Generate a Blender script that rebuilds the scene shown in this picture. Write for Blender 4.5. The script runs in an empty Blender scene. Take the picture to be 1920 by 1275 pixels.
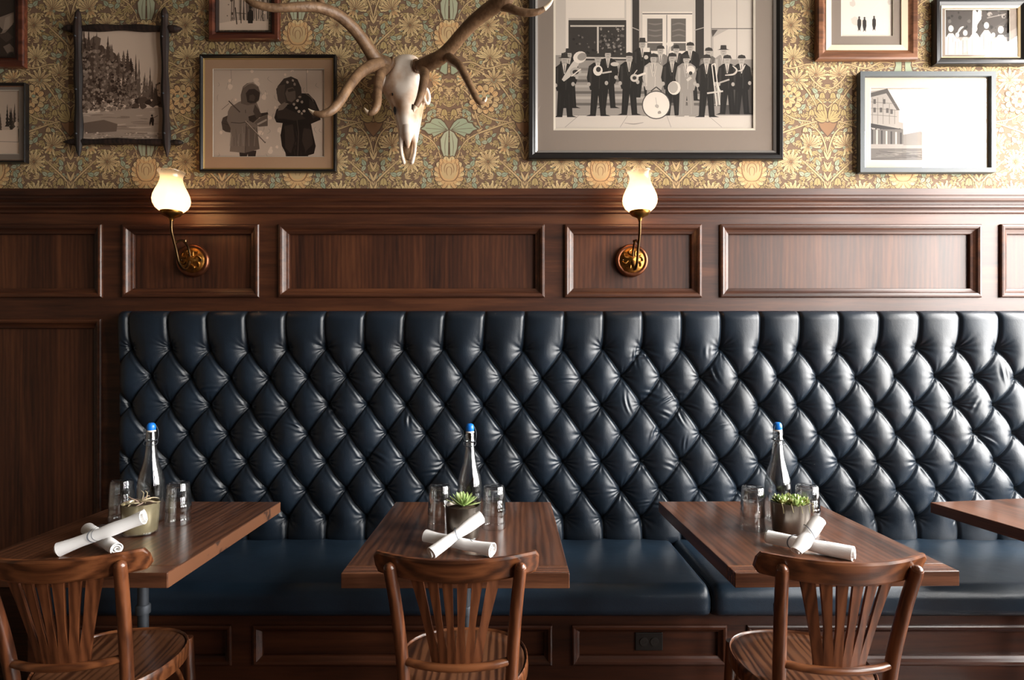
import bpy, bmesh, math, random
import numpy as np
from math import sin, cos, pi, sqrt, atan2, radians
from mathutils import Vector, Matrix

random.seed(7)
WORLD_STRENGTH = 27.0
EXPOSURE = 0.12
SHADE_EMIT = 0.42
BULB_EMIT = 30.0
SC = bpy.context.scene
COL = SC.collection
F = 1100.0            # focal length in pixels of the 1920 px wide frame
CX, CY, CH = 957.0, 662.0, 1.337

def P(px, py, d):
    return Vector(((px - CX) / F * d, d, CH - (py - CY) / F * d))

# ------------------------------------------------------------------ objects
def tag(o, label=None, cat=None, group=None, kind=None):
    if label: o['label'] = label
    if cat: o['category'] = cat
    if group: o['group'] = group
    if kind: o['kind'] = kind
    return o

def thing(name, label, cat, loc=(0, 0, 0), rz=0.0, group=None):
    o = bpy.data.objects.new(name, None)
    COL.objects.link(o)
    o.empty_display_size = 0.1
    o.location = loc
    o.rotation_euler = (0, 0, rz)
    return tag(o, label, cat, group)

def copy_tree(o, parent=None):
    c = o.copy()
    COL.objects.link(c)
    if parent is not None:
        c.parent = parent
    for ch in list(o.children):
        copy_tree(ch, c)
    return c

class MB:
    """collects geometry, then links it as one mesh object"""
    def __init__(s):
        s.v, s.f, s.m, s.sm = [], [], [], []
    def face(s, idx, m=0, smooth=False):
        s.f.append(tuple(idx)); s.m.append(m); s.sm.append(smooth)
    def add(s, verts, faces, m=0, smooth=False):
        b = len(s.v)
        s.v.extend([tuple(p) for p in verts])
        for f in faces:
            s.face([b + i for i in f], m, smooth)
    def box(s, x0, x1, y0, y1, z0, z1, m=0):
        s.add([(x0,y0,z0),(x1,y0,z0),(x1,y1,z0),(x0,y1,z0),(x0,y0,z1),(x1,y0,z1),(x1,y1,z1),(x0,y1,z1)],
              [(3,2,1,0),(4,5,6,7),(0,1,5,4),(1,2,6,5),(2,3,7,6),(3,0,4,7)], m)
    def loft(s, rings, m=0, smooth=True, cap0=True, cap1=True, closed=True):
        b = len(s.v); n = len(rings[0])
        for r in rings: s.v.extend([tuple(p) for p in r])
        for i in range(len(rings) - 1):
            for j in range(n if closed else n - 1):
                k = (j + 1) % n
                s.face((b+i*n+j, b+i*n+k, b+(i+1)*n+k, b+(i+1)*n+j), m, smooth)
        if cap0: s.face([b + j for j in range(n)][::-1], m, False)
        if cap1: s.face([b + (len(rings)-1)*n + j for j in range(n)], m, False)
    def tube(s, pts, rad, seg=12, m=0, sub=6, cap=True, flat=None, smooth=True):
        """a round bar through pts (Catmull-Rom), rad one number or one per point; flat squashes it along the given vector"""
        pts = [Vector(p) for p in pts]
        if not isinstance(rad, (list, tuple)): rad = [rad] * len(pts)
        if sub > 1 and len(pts) > 2: pts, rad = crom(pts, rad, sub)
        rings = []; up = None
        for i, p in enumerate(pts):
            t = (pts[min(i+1, len(pts)-1)] - pts[max(i-1, 0)]).normalized()
            if up is None:
                up = Vector((0, 0, 1)) if abs(t.z) < 0.9 else Vector((1, 0, 0))
            up = (up - t * up.dot(t)).normalized()
            w = t.cross(up)
            r = rad[i]
            rings.append([p + (up * cos(2*pi*j/seg) + w * sin(2*pi*j/seg)) * r for j in range(seg)])
        s.loft(rings, m, smooth, cap, cap)
    def lathe(s, prof, c=(0, 0, 0), seg=40, m=0, smooth=True, cap0=False, cap1=False, axis='Z'):
        rings = []
        for r, h in prof:
            ring = []
            for j in range(seg):
                a = 2*pi*j/seg
                if axis == 'Z': ring.append((c[0]+r*cos(a), c[1]+r*sin(a), c[2]+h))
                else: ring.append((c[0]+r*cos(a), c[1]-h, c[2]+r*sin(a)))
            rings.append(ring)
        if axis != 'Z': pass
        s.loft(rings, m, smooth, cap0, cap1)
    def frame(s, x0, x1, z0, z1, prof, m=0, y=0.0, close=True):
        """mitred rectangular frame: prof = [(inset, depth)], depth measured toward -Y from y"""
        rings = []
        for i, dpt in prof:
            rings.append([(x0+i, y-dpt, z0+i), (x1-i, y-dpt, z0+i), (x1-i, y-dpt, z1-i), (x0+i, y-dpt, z1-i)])
        if close: rings.append(rings[0])
        s.loft(rings, m, False, False, False)
    def build(s, name, mats, parent=None, bevel=0.0, seg=2, loc=None, sharp=50):
        me = bpy.data.meshes.new(name)
        me.from_pydata(s.v, [], s.f)
        if not isinstance(mats, (list, tuple)): mats = [mats]
        for mt in mats: me.materials.append(mt)
        me.polygons.foreach_set('material_index', s.m)
        me.polygons.foreach_set('use_smooth', s.sm)
        me.update()
        if any(s.sm): me.set_sharp_from_angle(angle=radians(sharp))
        o = bpy.data.objects.new(name, me)
        COL.objects.link(o)
        if parent is not None: o.parent = parent
        if loc is not None: o.location = loc
        if bevel > 0:
            b = o.modifiers.new('bevel', 'BEVEL'); b.width = bevel; b.segments = seg; b.limit_method = 'ANGLE'; b.angle_limit = radians(40)
        return o

def crom(pts, rad, sub):
    P_ = [pts[0]*2 - pts[1]] + list(pts) + [pts[-1]*2 - pts[-2]]
    R_ = [rad[0]] + list(rad) + [rad[-1]]
    op, orr = [], []
    for i in range(1, len(P_) - 2):
        p0, p1, p2, p3 = P_[i-1], P_[i], P_[i+1], P_[i+2]
        for k in range(sub):
            t = k / sub
            op.append(0.5*((p1*2) + (p2-p0)*t + (p0*2 - p1*5 + p2*4 - p3)*t*t + (p1*3 - p0 - p2*3 + p3)*t**3))
            orr.append(R_[i] + (R_[i+1]-R_[i])*t)
    op.append(pts[-1]); orr.append(rad[-1])
    return op, orr

def grid_mesh(name, X, Y, Z, mats, parent=None, smooth=True):
    """X, Y, Z are (rows, cols) arrays"""
    r, c = X.shape
    co = np.stack([X, Y, Z], -1).reshape(-1, 3).astype(np.float32)
    idx = np.arange(r*c).reshape(r, c)
    q = np.stack([idx[:-1,:-1], idx[:-1,1:], idx[1:,1:], idx[1:,:-1]], -1).reshape(-1, 4)
    me = bpy.data.meshes.new(name)
    me.vertices.add(len(co)); me.vertices.foreach_set('co', co.ravel())
    me.loops.add(q.size); me.loops.foreach_set('vertex_index', q.ravel().astype(np.int32))
    me.polygons.add(len(q)); me.polygons.foreach_set('loop_start', (np.arange(len(q))*4).astype(np.int32))
    me.polygons.foreach_set('use_smooth', np.full(len(q), smooth))
    me.update(calc_edges=True); me.validate()
    if not isinstance(mats, (list, tuple)): mats = [mats]
    for mt in mats: me.materials.append(mt)
    o = bpy.data.objects.new(name, me); COL.objects.link(o)
    if parent is not None: o.parent = parent
    return o

# ---------------------------------------------------------------- materials
def lin(c):
    out = []
    for x in c:
        x /= 255.0
        out.append(x/12.92 if x <= 0.04045 else ((x+0.055)/1.055)**2.4)
    return tuple(out) + (1.0,)

def new_mat(name):
    m = bpy.data.materials.new(name)
    m.use_nodes = True
    nt = m.node_tree
    b = nt.nodes['Principled BSDF']
    return m, nt, b

def N(nt, kind, **kw):
    n = nt.nodes.new(kind)
    for k, v in kw.items():
        if k.startswith('i_'): n.inputs[k[2:].replace('_', ' ')].default_value = v
        else: setattr(n, k, v)
    return n

def plain(name, rgb, rough=0.5, metal=0.0, spec=0.5, bump=0.0, bscale=200.0, coat=0.0, vary=0.0, vscale=8.0, sheen=0.0):
    m, nt, b = new_mat(name)
    c = lin(rgb)
    b.inputs['Base Color'].default_value = c
    b.inputs['Roughness'].default_value = rough
    b.inputs['Metallic'].default_value = metal
    b.inputs['Specular IOR Level'].default_value = spec
    b.inputs['Coat Weight'].default_value = coat
    b.inputs['Coat Roughness'].default_value = 0.15
    b.inputs['Sheen Weight'].default_value = sheen
    tc = N(nt, 'ShaderNodeTexCoord')
    if vary > 0:
        nz = N(nt, 'ShaderNodeTexNoise', i_Scale=vscale, i_Detail=6.0)
        nt.links.new(tc.outputs['Object'], nz.inputs['Vector'])
        rp = N(nt, 'ShaderNodeValToRGB')
        rp.color_ramp.elements[0].position = 0.3; rp.color_ramp.elements[1].position = 0.72
        rp.color_ramp.elements[0].color = tuple(x*(1-vary) for x in c[:3]) + (1,)
        rp.color_ramp.elements[1].color = tuple(min(1, x*(1+vary)) for x in c[:3]) + (1,)
        nt.links.new(nz.outputs['Fac'], rp.inputs['Fac']); nt.links.new(rp.outputs['Color'], b.inputs['Base Color'])
    if bump > 0:
        n2 = N(nt, 'ShaderNodeTexNoise', i_Scale=bscale, i_Detail=4.0)
        nt.links.new(tc.outputs['Object'], n2.inputs['Vector'])
        bp = N(nt, 'ShaderNodeBump', i_Strength=bump, i_Distance=0.002)
        nt.links.new(n2.outputs['Fac'], bp.inputs['Height']); nt.links.new(bp.outputs['Normal'], b.inputs['Normal'])
    return m

def wood(name, dark, mid, light, axis='X', scale=1.0, rough=0.35, coat=0.3, spec=0.5, figure=0.5, worn=None):
    m, nt, b = new_mat(name)
    tc = N(nt, 'ShaderNodeTexCoord')
    oi = N(nt, 'ShaderNodeObjectInfo')
    sh = N(nt, 'ShaderNodeVectorMath', operation='MULTIPLY_ADD')
    sh.inputs[1].default_value = (1, 1, 1)
    mu = N(nt, 'ShaderNodeVectorMath', operation='SCALE'); mu.inputs['Scale'].default_value = 5.0
    nt.links.new(oi.outputs['Random'], mu.inputs[0])
    nt.links.new(tc.outputs['Object'], sh.inputs[0]); nt.links.new(mu.outputs[0], sh.inputs[2])
    mp = N(nt, 'ShaderNodeMapping')
    st = {'X': (0.07, 1, 1), 'Y': (1, 0.07, 1), 'Z': (1, 1, 0.07)}[axis]
    mp.inputs['Scale'].default_value = [k*scale for k in st]
    nt.links.new(sh.outputs[0], mp.inputs['Vector'])
    big = N(nt, 'ShaderNodeTexNoise', i_Scale=9.0, i_Detail=5.0, i_Roughness=0.6, i_Distortion=0.8)
    fine = N(nt, 'ShaderNodeTexNoise', i_Scale=110.0, i_Detail=4.0, i_Roughness=0.7)
    ring = N(nt, 'ShaderNodeTexWave', wave_type='BANDS', bands_direction={'X': 'Y', 'Y': 'X', 'Z': 'X'}[axis], i_Scale=14.0, i_Distortion=9.0, i_Detail=3.0)
    ring.inputs['Detail Scale'].default_value = 1.3
    for n in (big, fine, ring): nt.links.new(mp.outputs[0], n.inputs['Vector'])
    mx = N(nt, 'ShaderNodeMath', operation='MULTIPLY_ADD'); mx.inputs[1].default_value = figure*0.5
    nt.links.new(ring.outputs['Fac'], mx.inputs[0]); nt.links.new(big.outputs['Fac'], mx.inputs[2])
    m2 = N(nt, 'ShaderNodeMath', operation='MULTIPLY_ADD'); m2.inputs[1].default_value = 0.35
    nt.links.new(fine.outputs['Fac'], m2.inputs[0]); nt.links.new(mx.outputs[0], m2.inputs[2])
    rp = N(nt, 'ShaderNodeValToRGB')
    e = rp.color_ramp.elements
    e[0].position = 0.52; e[0].color = lin(dark)
    e[1].position = 1.08 if figure < 0.3 else 1.0; e[1].color = lin(light)
    em = e.new(0.75); em.color = lin(mid)
    nt.links.new(m2.outputs[0], rp.inputs['Fac'])
    outc = rp.outputs['Color']
    if worn:
        wn = N(nt, 'ShaderNodeTexNoise', i_Scale=7.0, i_Detail=8.0, i_Roughness=0.6)
        nt.links.new(tc.outputs['Object'], wn.inputs['Vector'])
        wr = N(nt, 'ShaderNodeValToRGB'); wr.color_ramp.interpolation = 'LINEAR'
        wr.color_ramp.elements[0].position = 0.40; wr.color_ramp.elements[1].position = 0.43
        nt.links.new(wn.outputs['Fac'], wr.inputs['Fac'])
        mc = N(nt, 'ShaderNodeMix', data_type='RGBA'); mc.inputs['B'].default_value = lin(worn)
        nt.links.new(wr.outputs['Color'], mc.inputs['Factor']); nt.links.new(outc, mc.inputs['A'])
        outc = mc.outputs['Result']
    nt.links.new(outc, b.inputs['Base Color'])
    b.inputs['Roughness'].default_value = rough
    b.inputs['Coat Weight'].default_value = coat; b.inputs['Coat Roughness'].default_value = 0.22
    b.inputs['Specular IOR Level'].default_value = spec
    bp = N(nt, 'ShaderNodeBump', i_Strength=0.12, i_Distance=0.001)
    nt.links.new(fine.outputs['Fac'], bp.inputs['Height']); nt.links.new(bp.outputs['Normal'], b.inputs['Normal'])
    return m

def thin_glass(name, tint=(1, 1, 1), base=0.04, edge=0.6, rough=0.02, blend=0.35):
    """a clear pane or thin wall: see-through, with mirror reflection that grows toward grazing angles"""
    m, nt, b = new_mat(name)
    nt.nodes.remove(b)
    out = nt.nodes['Material Output']
    tr = N(nt, 'ShaderNodeBsdfTransparent'); tr.inputs[0].default_value = tuple(tint) + (1,)
    gl = N(nt, 'ShaderNodeBsdfGlossy'); gl.inputs['Roughness'].default_value = rough
    lw = N(nt, 'ShaderNodeLayerWeight', i_Blend=blend)
    mr = N(nt, 'ShaderNodeMapRange'); mr.inputs['To Min'].default_value = base; mr.inputs['To Max'].default_value = edge
    nt.links.new(lw.outputs['Facing'], mr.inputs['Value'])
    mx = N(nt, 'ShaderNodeMixShader')
    nt.links.new(mr.outputs[0], mx.inputs[0]); nt.links.new(tr.outputs[0], mx.inputs[1]); nt.links.new(gl.outputs[0], mx.inputs[2])
    nt.links.new(mx.outputs[0], out.inputs['Surface'])
    return m

WALN = ((41, 19, 10), (69, 36, 20), (96, 55, 32))
M = {}
M['pan_x'] = wood('panelling wood horizontal', *WALN, axis='X', rough=0.46, coat=0.18, figure=0.25)
M['pan_z'] = wood('panelling wood vertical', *WALN, axis='Z', rough=0.48, coat=0.15, figure=0.25)
M['base_x'] = wood('bench base wood', (36, 16, 9), (66, 33, 18), (86, 46, 26), axis='X', rough=0.4, coat=0.2, figure=0.25)
M['table_y'] = wood('table top walnut', (46, 27, 18), (84, 52, 35), (112, 72, 49), axis='Y', rough=0.28, coat=0.30, figure=0.4)
M['table_x'] = wood('table end walnut', (50, 29, 20), (96, 60, 42), (122, 80, 56), axis='X', rough=0.26, coat=0.3, figure=0.4)
M['table_worn'] = wood('table edge worn', (46, 28, 22), (60, 42, 34), (70, 50, 40), axis='Y', rough=0.4, coat=0.1, worn=(108, 70, 48))
M['chair_x'] = wood('chair beech stained crest', (54, 28, 15), (96, 54, 30), (126, 76, 45), axis='X', rough=0.3, coat=0.35, figure=0.6)
M['chair_z'] = wood('chair beech stained upright', (52, 27, 15), (90, 50, 29), (116, 68, 41), axis='Z', rough=0.3, coat=0.35, figure=0.6)
M['chair_y'] = wood('chair seat plywood', (46, 26, 17), (80, 48, 31), (112, 72, 48), axis='Y', rough=0.3, coat=0.35, figure=0.9)
M['glass'] = thin_glass('picture glass', base=0.055, edge=0.7, rough=0.005, blend=0.25)
M['tumbler'] = thin_glass('clear drinking glass', tint=(0.99, 0.995, 0.995), base=0.08, edge=0.9, rough=0.04, blend=0.35)
M['bottle'] = thin_glass('clear bottle glass', tint=(0.975, 0.99, 0.99), base=0.05, edge=0.9, rough=0.03, blend=0.4)
M['brass'] = plain('aged brass', (176, 128, 62), 0.3, 1.0, vary=0.45, vscale=40)
M['brass_ornate'] = plain('embossed brass', (156, 108, 52), 0.38, 1.0, vary=0.5, vscale=55, bump=0.9, bscale=60)
M['brass_dark'] = plain('dark brass tube', (92, 72, 48), 0.3, 1.0)
M['steel'] = plain('dull steel', (84, 88, 94), 0.6, 0.8)
M['black'] = plain('black painted wood', (22, 19, 19), 0.35, coat=0.2)
M['black_soft'] = plain('painted hollow shade', (20, 13, 9), 0.9)  # dark colour standing in for the shade inside sockets, holes and slots

def leather(name, c0, c1):
    m, nt, b = new_mat(name)
    tc = N(nt, 'ShaderNodeTexCoord')
    nz = N(nt, 'ShaderNodeTexNoise', i_Scale=5.0, i_Detail=5.0)
    nt.links.new(tc.outputs['Object'], nz.inputs['Vector'])
    rp = N(nt, 'ShaderNodeValToRGB')
    rp.color_ramp.elements[0].position = 0.3; rp.color_ramp.elements[0].color = lin((c0))
    rp.color_ramp.elements[1].position = 0.75; rp.color_ramp.elements[1].color = lin((c1))
    nt.links.new(nz.outputs['Fac'], rp.inputs['Fac']); nt.links.new(rp.outputs['Color'], b.inputs['Base Color'])
    b.inputs['Roughness'].default_value = 0.34
    b.inputs['Specular IOR Level'].default_value = 0.5
    vo = N(nt, 'ShaderNodeTexVoronoi', i_Scale=420.0)
    nt.links.new(tc.outputs['Object'], vo.inputs['Vector'])
    n2 = N(nt, 'ShaderNodeTexNoise', i_Scale=28.0, i_Detail=6.0)
    nt.links.new(tc.outputs['Object'], n2.inputs['Vector'])
    ad = N(nt, 'ShaderNodeMath', operation='MULTIPLY_ADD'); ad.inputs[1].default_value = 3.0
    nt.links.new(n2.outputs['Fac'], ad.inputs[0]); nt.links.new(vo.outputs['Distance'], ad.inputs[2])
    bp = N(nt, 'ShaderNodeBump', i_Strength=0.22, i_Distance=0.0012)
    nt.links.new(ad.outputs[0], bp.inputs['Height']); nt.links.new(bp.outputs['Normal'], b.inputs['Normal'])
    return m
M['leather'] = leather('navy leather', (20, 27, 35), (29, 40, 52))
M['leather_seat'] = leather('navy seat leather', (21, 32, 43), (34, 50, 65))
M['piping'] = plain('navy leather piping', (30, 42, 56), 0.4)
# =================================================================== camera
cam = bpy.data.cameras.new('camera')
cam.sensor_width = 36.0
cam.lens = F / 1920 * 36.0
cam.shift_x = (960 - CX) / 1920
cam.shift_y = (CY - 637.5) / 1920
camo = bpy.data.objects.new('camera', cam)
COL.objects.link(camo)
camo.location = (0, 0, CH); camo.rotation_euler = (radians(90), 0, 0)
cam.clip_start = 0.05
SC.camera = camo

# =================================================================== room shell
RX0, RX1, RY0, RY1, RZ1 = -4.6, 2.8, -4.8, 2.86, 4.0
PLAST = plain('warm plaster', (104, 92, 78), 0.8)
CEIL = plain('ceiling paint', (120, 112, 100), 0.85)
FLOORM = wood('floor boards', (40, 24, 16), (70, 44, 30), (92, 60, 42), axis='X', rough=0.35, coat=0.2)
def struct(o): return tag(o, kind='structure')
b = MB(); b.box(RX0-0.2, RX1+0.2, RY0-0.2, RY1+0.2, -0.1, 0); struct(b.build('floor', FLOORM))
b = MB(); b.box(RX0-0.2, RX1+0.2, RY0-0.2, RY1+0.2, RZ1, RZ1+0.1); struct(b.build('ceiling', CEIL))
b = MB(); b.box(RX0-0.2, RX0, RY0, RY1, 0, RZ1); struct(b.build('wall_left', PLAST))
b = MB(); b.box(RX0-0.2, RX1+0.2, RY0-0.2, RY0, 0, RZ1); struct(b.build('wall_front', PLAST))
# right wall: tall shop windows let in the daylight; the last one is added for fill light
WIN = [(1.31, 2.72), (0.0, 0.96), (-1.25, -0.6)]
WZ0, WZ1 = 0.70, 3.22
b = MB()
ys = [RY0] + [v for w in sorted(WIN) for v in w] + [RY1]
for i in range(0, len(ys), 2): b.box(RX1, RX1+0.2, ys[i], ys[i+1], 0, RZ1)
for w in WIN:
    b.box(RX1, RX1+0.2, w[0], w[1], 0, WZ0); b.box(RX1, RX1+0.2, w[0], w[1], WZ1, RZ1)
struct(b.build('wall_right', PLAST))
WINGL = thin_glass('window glass', base=0.03, edge=0.3, blend=0.2)
for i, (y0, y1) in enumerate(WIN):
    w = MB(); t = 0.05
    w.box(RX1+0.05, RX1+0.13, y0, y0+t, WZ0, WZ1); w.box(RX1+0.05, RX1+0.13, y1-t, y1, WZ0, WZ1)
    w.box(RX1+0.05, RX1+0.13, y0+t, y1-t, WZ0, WZ0+t); w.box(RX1+0.05, RX1+0.13, y0+t, y1-t, WZ1-t, WZ1)
    o = struct(w.build('window_%d' % (i+1), M['black']))
    g = MB(); g.add([(RX1+0.09, y0+t, WZ0+t), (RX1+0.09, y1-t, WZ0+t), (RX1+0.09, y1-t, WZ1-t), (RX1+0.09, y0+t, WZ1-t)], [(0, 1, 2, 3)]); g.build('pane', WINGL, o)
    li = bpy.data.lights.new('window_daylight', 'AREA'); li.shape = 'RECTANGLE'
    li.size = y1-y0; li.size_y = WZ1-WZ0
    li.cycles.is_portal = True
    lo = bpy.data.objects.new('window_daylight', li); COL.objects.link(lo)
    lo.location = (RX1+0.16, (y0+y1)/2, (WZ0+WZ1)/2)
    lo.rotation_euler = (radians(90), 0, radians(90))

# world: bright overcast sky
W = bpy.data.worlds.new('overcast_sky'); SC.world = W; W.use_nodes = True
nt = W.node_tree; bg = nt.nodes['Background']
tc = N(nt, 'ShaderNodeTexCoord'); sp = N(nt, 'ShaderNodeSeparateXYZ')
nt.links.new(tc.outputs['Generated'], sp.inputs[0])
rp = N(nt, 'ShaderNodeValToRGB'); e = rp.color_ramp.elements
e[0].position = 0.0; e[0].color = (0.58, 0.56, 0.53, 1); e[1].position = 0.12; e[1].color = (1.0, 0.975, 0.94, 1)
nt.links.new(sp.outputs['Z'], rp.inputs['Fac']); nt.links.new(rp.outputs['Color'], bg.inputs['Color'])
bg.inputs['Strength'].default_value = WORLD_STRENGTH

# =================================================================== panelled back wall
WY = 2.80                                    # face of stiles and rails
def wx(px, d=WY): return (px - CX) / F * d
def wz(py, d=WY): return CH - (py - CY) / F * d
PX0, PX1 = RX0, RX1
CAPZ = wz(358)

b = MB(); b.box(RX0, RX1, WY+0.02, WY+0.05, 0, CAPZ-0.01)
board = struct(b.build('trim_1', M['pan_z']))
# openings in the stile-and-rail grid
zt, zb = wz(421), wz(558)
PAN = [(-420, 193), (231, 487), (523, 1021), (1058, 1315), (1349, 1838), (1873, 2360)]
b = MB()
b.box(PX0, PX1, WY, WY+0.02, zt, CAPZ-0.01)
b.box(PX0, PX1, WY, WY+0.02, wz(598), zb)
ed = [PX0] + [wx(v) for p in PAN for v in p] + [PX1]
for i in range(0, len(ed), 2): b.box(ed[i], ed[i+1], WY, WY+0.02, zb, zt)
# below: tall panel beside the bench, plain board behind the bench
b.box(wx(192), wx(240), WY, WY+0.02, 0, wz(598)); b.box(PX0, wx(192), WY, WY+0.02, 0, 0.22)
b.box(wx(240), PX1, WY, WY+0.02, 0, wz(598))
b.build('rails_and_stiles', M['pan_x'], board)
PROF = [(0.0, 0.0), (0.0, 0.009), (0.004, 0.014), (0.012, 0.016), (0.020, 0.012), (0.026, 0.004), (0.034, -0.002), (0.044, -0.006), (0.046, -0.02), (0.0, -0.02)]
for (a, c) in PAN:
    f = MB(); f.frame(wx(a), wx(c), zb, zt, PROF, y=WY); f.build('panel_moulding', M['pan_x'], board, bevel=0.0015)
f = MB(); f.frame(wx(-420), wx(192), 0.22, wz(598), PROF, y=WY); f.build('panel_moulding', M['pan_x'], board, bevel=0.0015)
# cap moulding
def cap_profile():
    pr = []
    z = CAPZ
    d = WY
    pts = [(0.045, 0.0), (0.046, -0.030), (0.040, -0.036), (0.040, -0.044), (0.034, -0.052), (0.024, -0.060), (0.021, -0.070), (0.027, -0.076), (0.027, -0.084),
           (0.018, -0.090), (0.012, -0.096), (0.012, -0.106), (0.0, -0.110)]
    return [(d - p, z + q) for p, q in pts]
def extrude_x(mb, prof, x0, x1, m=0):
    n = len(prof)
    mb.add([(x0, y, z) for y, z in prof] + [(x1, y, z) for y, z in prof],
           [(i, i+1, n+i+1, n+i) for i in range(n-1)], m)
b = MB(); extrude_x(b, [(WY+0.03, CAPZ)] + cap_profile() + [(WY+0.03, CAPZ-0.110), (WY+0.03, CAPZ)], PX0, PX1)
struct(b.build('trim_2', M['pan_x'], bevel=0.0012))

# =================================================================== wallpaper
class Art:
    """flat printed artwork: polygons in picture space (x right, y up), painted one over another"""
    def __init__(s): s.polys = []
    def poly(s, pts, c): s.polys.append((np.array([(float(p[0]), float(p[1])) for p in pts]), c))
    def ell(s, x, y, rx, ry, c, n=14, a=0.0):
        ca, sa = cos(a), sin(a)
        s.poly([(x + rx*cos(t)*ca - ry*sin(t)*sa, y + rx*cos(t)*sa + ry*sin(t)*ca) for t in [2*pi*i/n for i in range(n)]], c)
    def rect(s, x0, y0, x1, y1, c): s.poly([(x0,y0),(x1,y0),(x1,y1),(x0,y1)], c)
    def petal(s, x, y, a, L, w, c, bias=0.62, n=6):
        ca, sa = cos(a), sin(a); L_, R_ = [], []
        for i in range(n+1):
            t = i/n
            k = w*(sin(pi*t**(1.0/max(0.3, 2*(1-bias)+0.25))))*0.5 if 0 < t < 1 else 0
            L_.append((t*L, k)); R_.append((t*L, -k))
        pts = L_ + R_[-2:0:-1]
        s.poly([(x + u*ca - v*sa, y + u*sa + v*ca) for u, v in pts], c)
    def stroke(s, pts, w, c, sub=5, taper=True):
        pv = [Vector((p[0], p[1], 0)) for p in pts]
        if len(pv) > 2 and sub > 1: pv, _ = crom(pv, [1]*len(pv), sub)
        L_, R_ = [], []
        for i, p in enumerate(pv):
            t = (pv[min(i+1, len(pv)-1)] - pv[max(i-1, 0)]).normalized()
            k = w*0.5*(1.0 if not taper else (0.35 + 0.65*sin(pi*min(1, max(0, (i+0.6)/(len(pv)+0.2))))))
            L_.append((p.x - t.y*k, p.y + t.x*k)); R_.append((p.x + t.y*k, p.y - t.x*k))
        s.poly(L_ + R_[::-1], c)

def art_mesh(name, items, mats, parent, to3d, step=8e-6, y0=0.0, mb=None):
    """items: [(Art, dx, dy, sx)] drawn with offsets; a polygon lies a hair in front of every earlier one it overlaps"""
    mb = mb or MB()
    for ti, (art, dx, dy, sx) in enumerate(items):
        if not hasattr(art, 'lev'):
            bb = np.array([[p[:, 0].min(), p[:, 0].max(), p[:, 1].min(), p[:, 1].max()] for p, c in art.polys])
            lev = np.zeros(len(bb))
            for i in range(len(bb)):
                q = bb[:i]
                ov = (q[:, 0] < bb[i, 1]) & (q[:, 1] > bb[i, 0]) & (q[:, 2] < bb[i, 3]) & (q[:, 3] > bb[i, 2]) if i else None
                lev[i] = 1 + (lev[:i][ov].max() if i and ov.any() else 0)
            art.lev = lev
        sub = (0.5 if sx < 0 else 0.0) + 0.25*(int(round(dy/256)) % 2) + 0.12*(int(round(dx/284)) % 2)
        for k, (p, c) in enumerate(art.polys):
            bq = len(mb.v)
            q = p if sx > 0 else p[::-1]
            for (x, y) in q:
                X, Z = to3d(x*sx + dx, y + dy)
                mb.v.append((X, y0 - step*(art.lev[k] + sub), Z))
            ar = 0.0
            pts = mb.v[bq:]
            for i in range(len(pts)):
                j = (i+1) % len(pts); ar += pts[i][0]*pts[j][2] - pts[j][0]*pts[i][2]
            idx = list(range(bq, len(mb.v)))
            mb.face(idx if ar > 0 else idx[::-1], c)
    return mb.build(name, mats, parent)

rw = random.Random(11)
GND, DK, GOLD, OLV, OCH, SAGE, SAGE2, LT, TAN = range(9)
WPM = [plain('wallpaper ground', (124, 97, 76), 0.75), plain('wallpaper dark line', (102, 79, 60), 0.75), plain('wallpaper gold', (202, 171, 124), 0.7),
       plain('wallpaper olive', (178, 153, 102), 0.75), plain('wallpaper ochre', (212, 170, 118), 0.72), plain('wallpaper sage', (156, 164, 136), 0.75),
       plain('wallpaper pale sage', (174, 175, 146), 0.75), plain('wallpaper light', (216, 189, 138), 0.7), plain('wallpaper tan', (146, 108, 76), 0.75)]
A = Art()
def leaf(x, y, a, L, w, c, vein=DK):
    A.petal(x - 0.8*cos(a), y - 0.8*sin(a), a, L+2.0, w+2.0, DK, 0.5)
    A.petal(x, y, a, L, w, c, 0.5)
    A.stroke([(x, y), (x+cos(a)*L*0.8, y+sin(a)*L*0.8)], 0.8, vein)
def burst(x, y, r, n, a0=0.0, a1=2*pi, c=GOLD, w=5.5):
    for i in range(n):
        a = a0 + (a1-a0)*(i + (0 if a1-a0 > 6 else 0.5))/n
        rr = r*(0.86 + 0.14*(i % 2))
        A.petal(x + cos(a)*2, y + sin(a)*2, a, rr-2, w+1.8, DK, 0.74)
        A.petal(x + cos(a)*3, y + sin(a)*3, a, rr-4, w, c if i % 3 else LT, 0.74)
        A.stroke([(x + cos(a)*5, y + sin(a)*5), (x + cos(a)*rr*0.72, y + sin(a)*rr*0.72)], 0.9, TAN)
        A.ell(x + cos(a)*rr*0.93, y + sin(a)*rr*0.93, 2.6, 1.9, LT, 7, a + 0.6)
    A.ell(x, y, 2.6, 2.6, TAN, 8)
def bell(x, y, s, c=OLV):
    A.poly([(x-s*.75, y+s*.2), (x-s*.45, y+s*.85), (x, y+s*1.05), (x+s*.45, y+s*.85), (x+s*.75, y+s*.2), (x+s*.85, y-s*.75), (x+s*.35, y-s*.5), (x, y-s*.85), (x-s*.35, y-s*.5), (x-s*.85, y-s*.75)], DK)
    k = s*0.82
    A.poly([(x-k*.72, y+k*.2), (x-k*.4, y+k*.85), (x, y+k), (x+k*.4, y+k*.85), (x+k*.72, y+k*.2), (x+k*.8, y-k*.7), (x+k*.35, y-k*.45), (x, y-k*.8), (x-k*.35, y-k*.45), (x-k*.8, y-k*.7)], c)
    A.stroke([(x, y+k*.8), (x, y-k*.5)], 0.8, DK)
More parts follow.
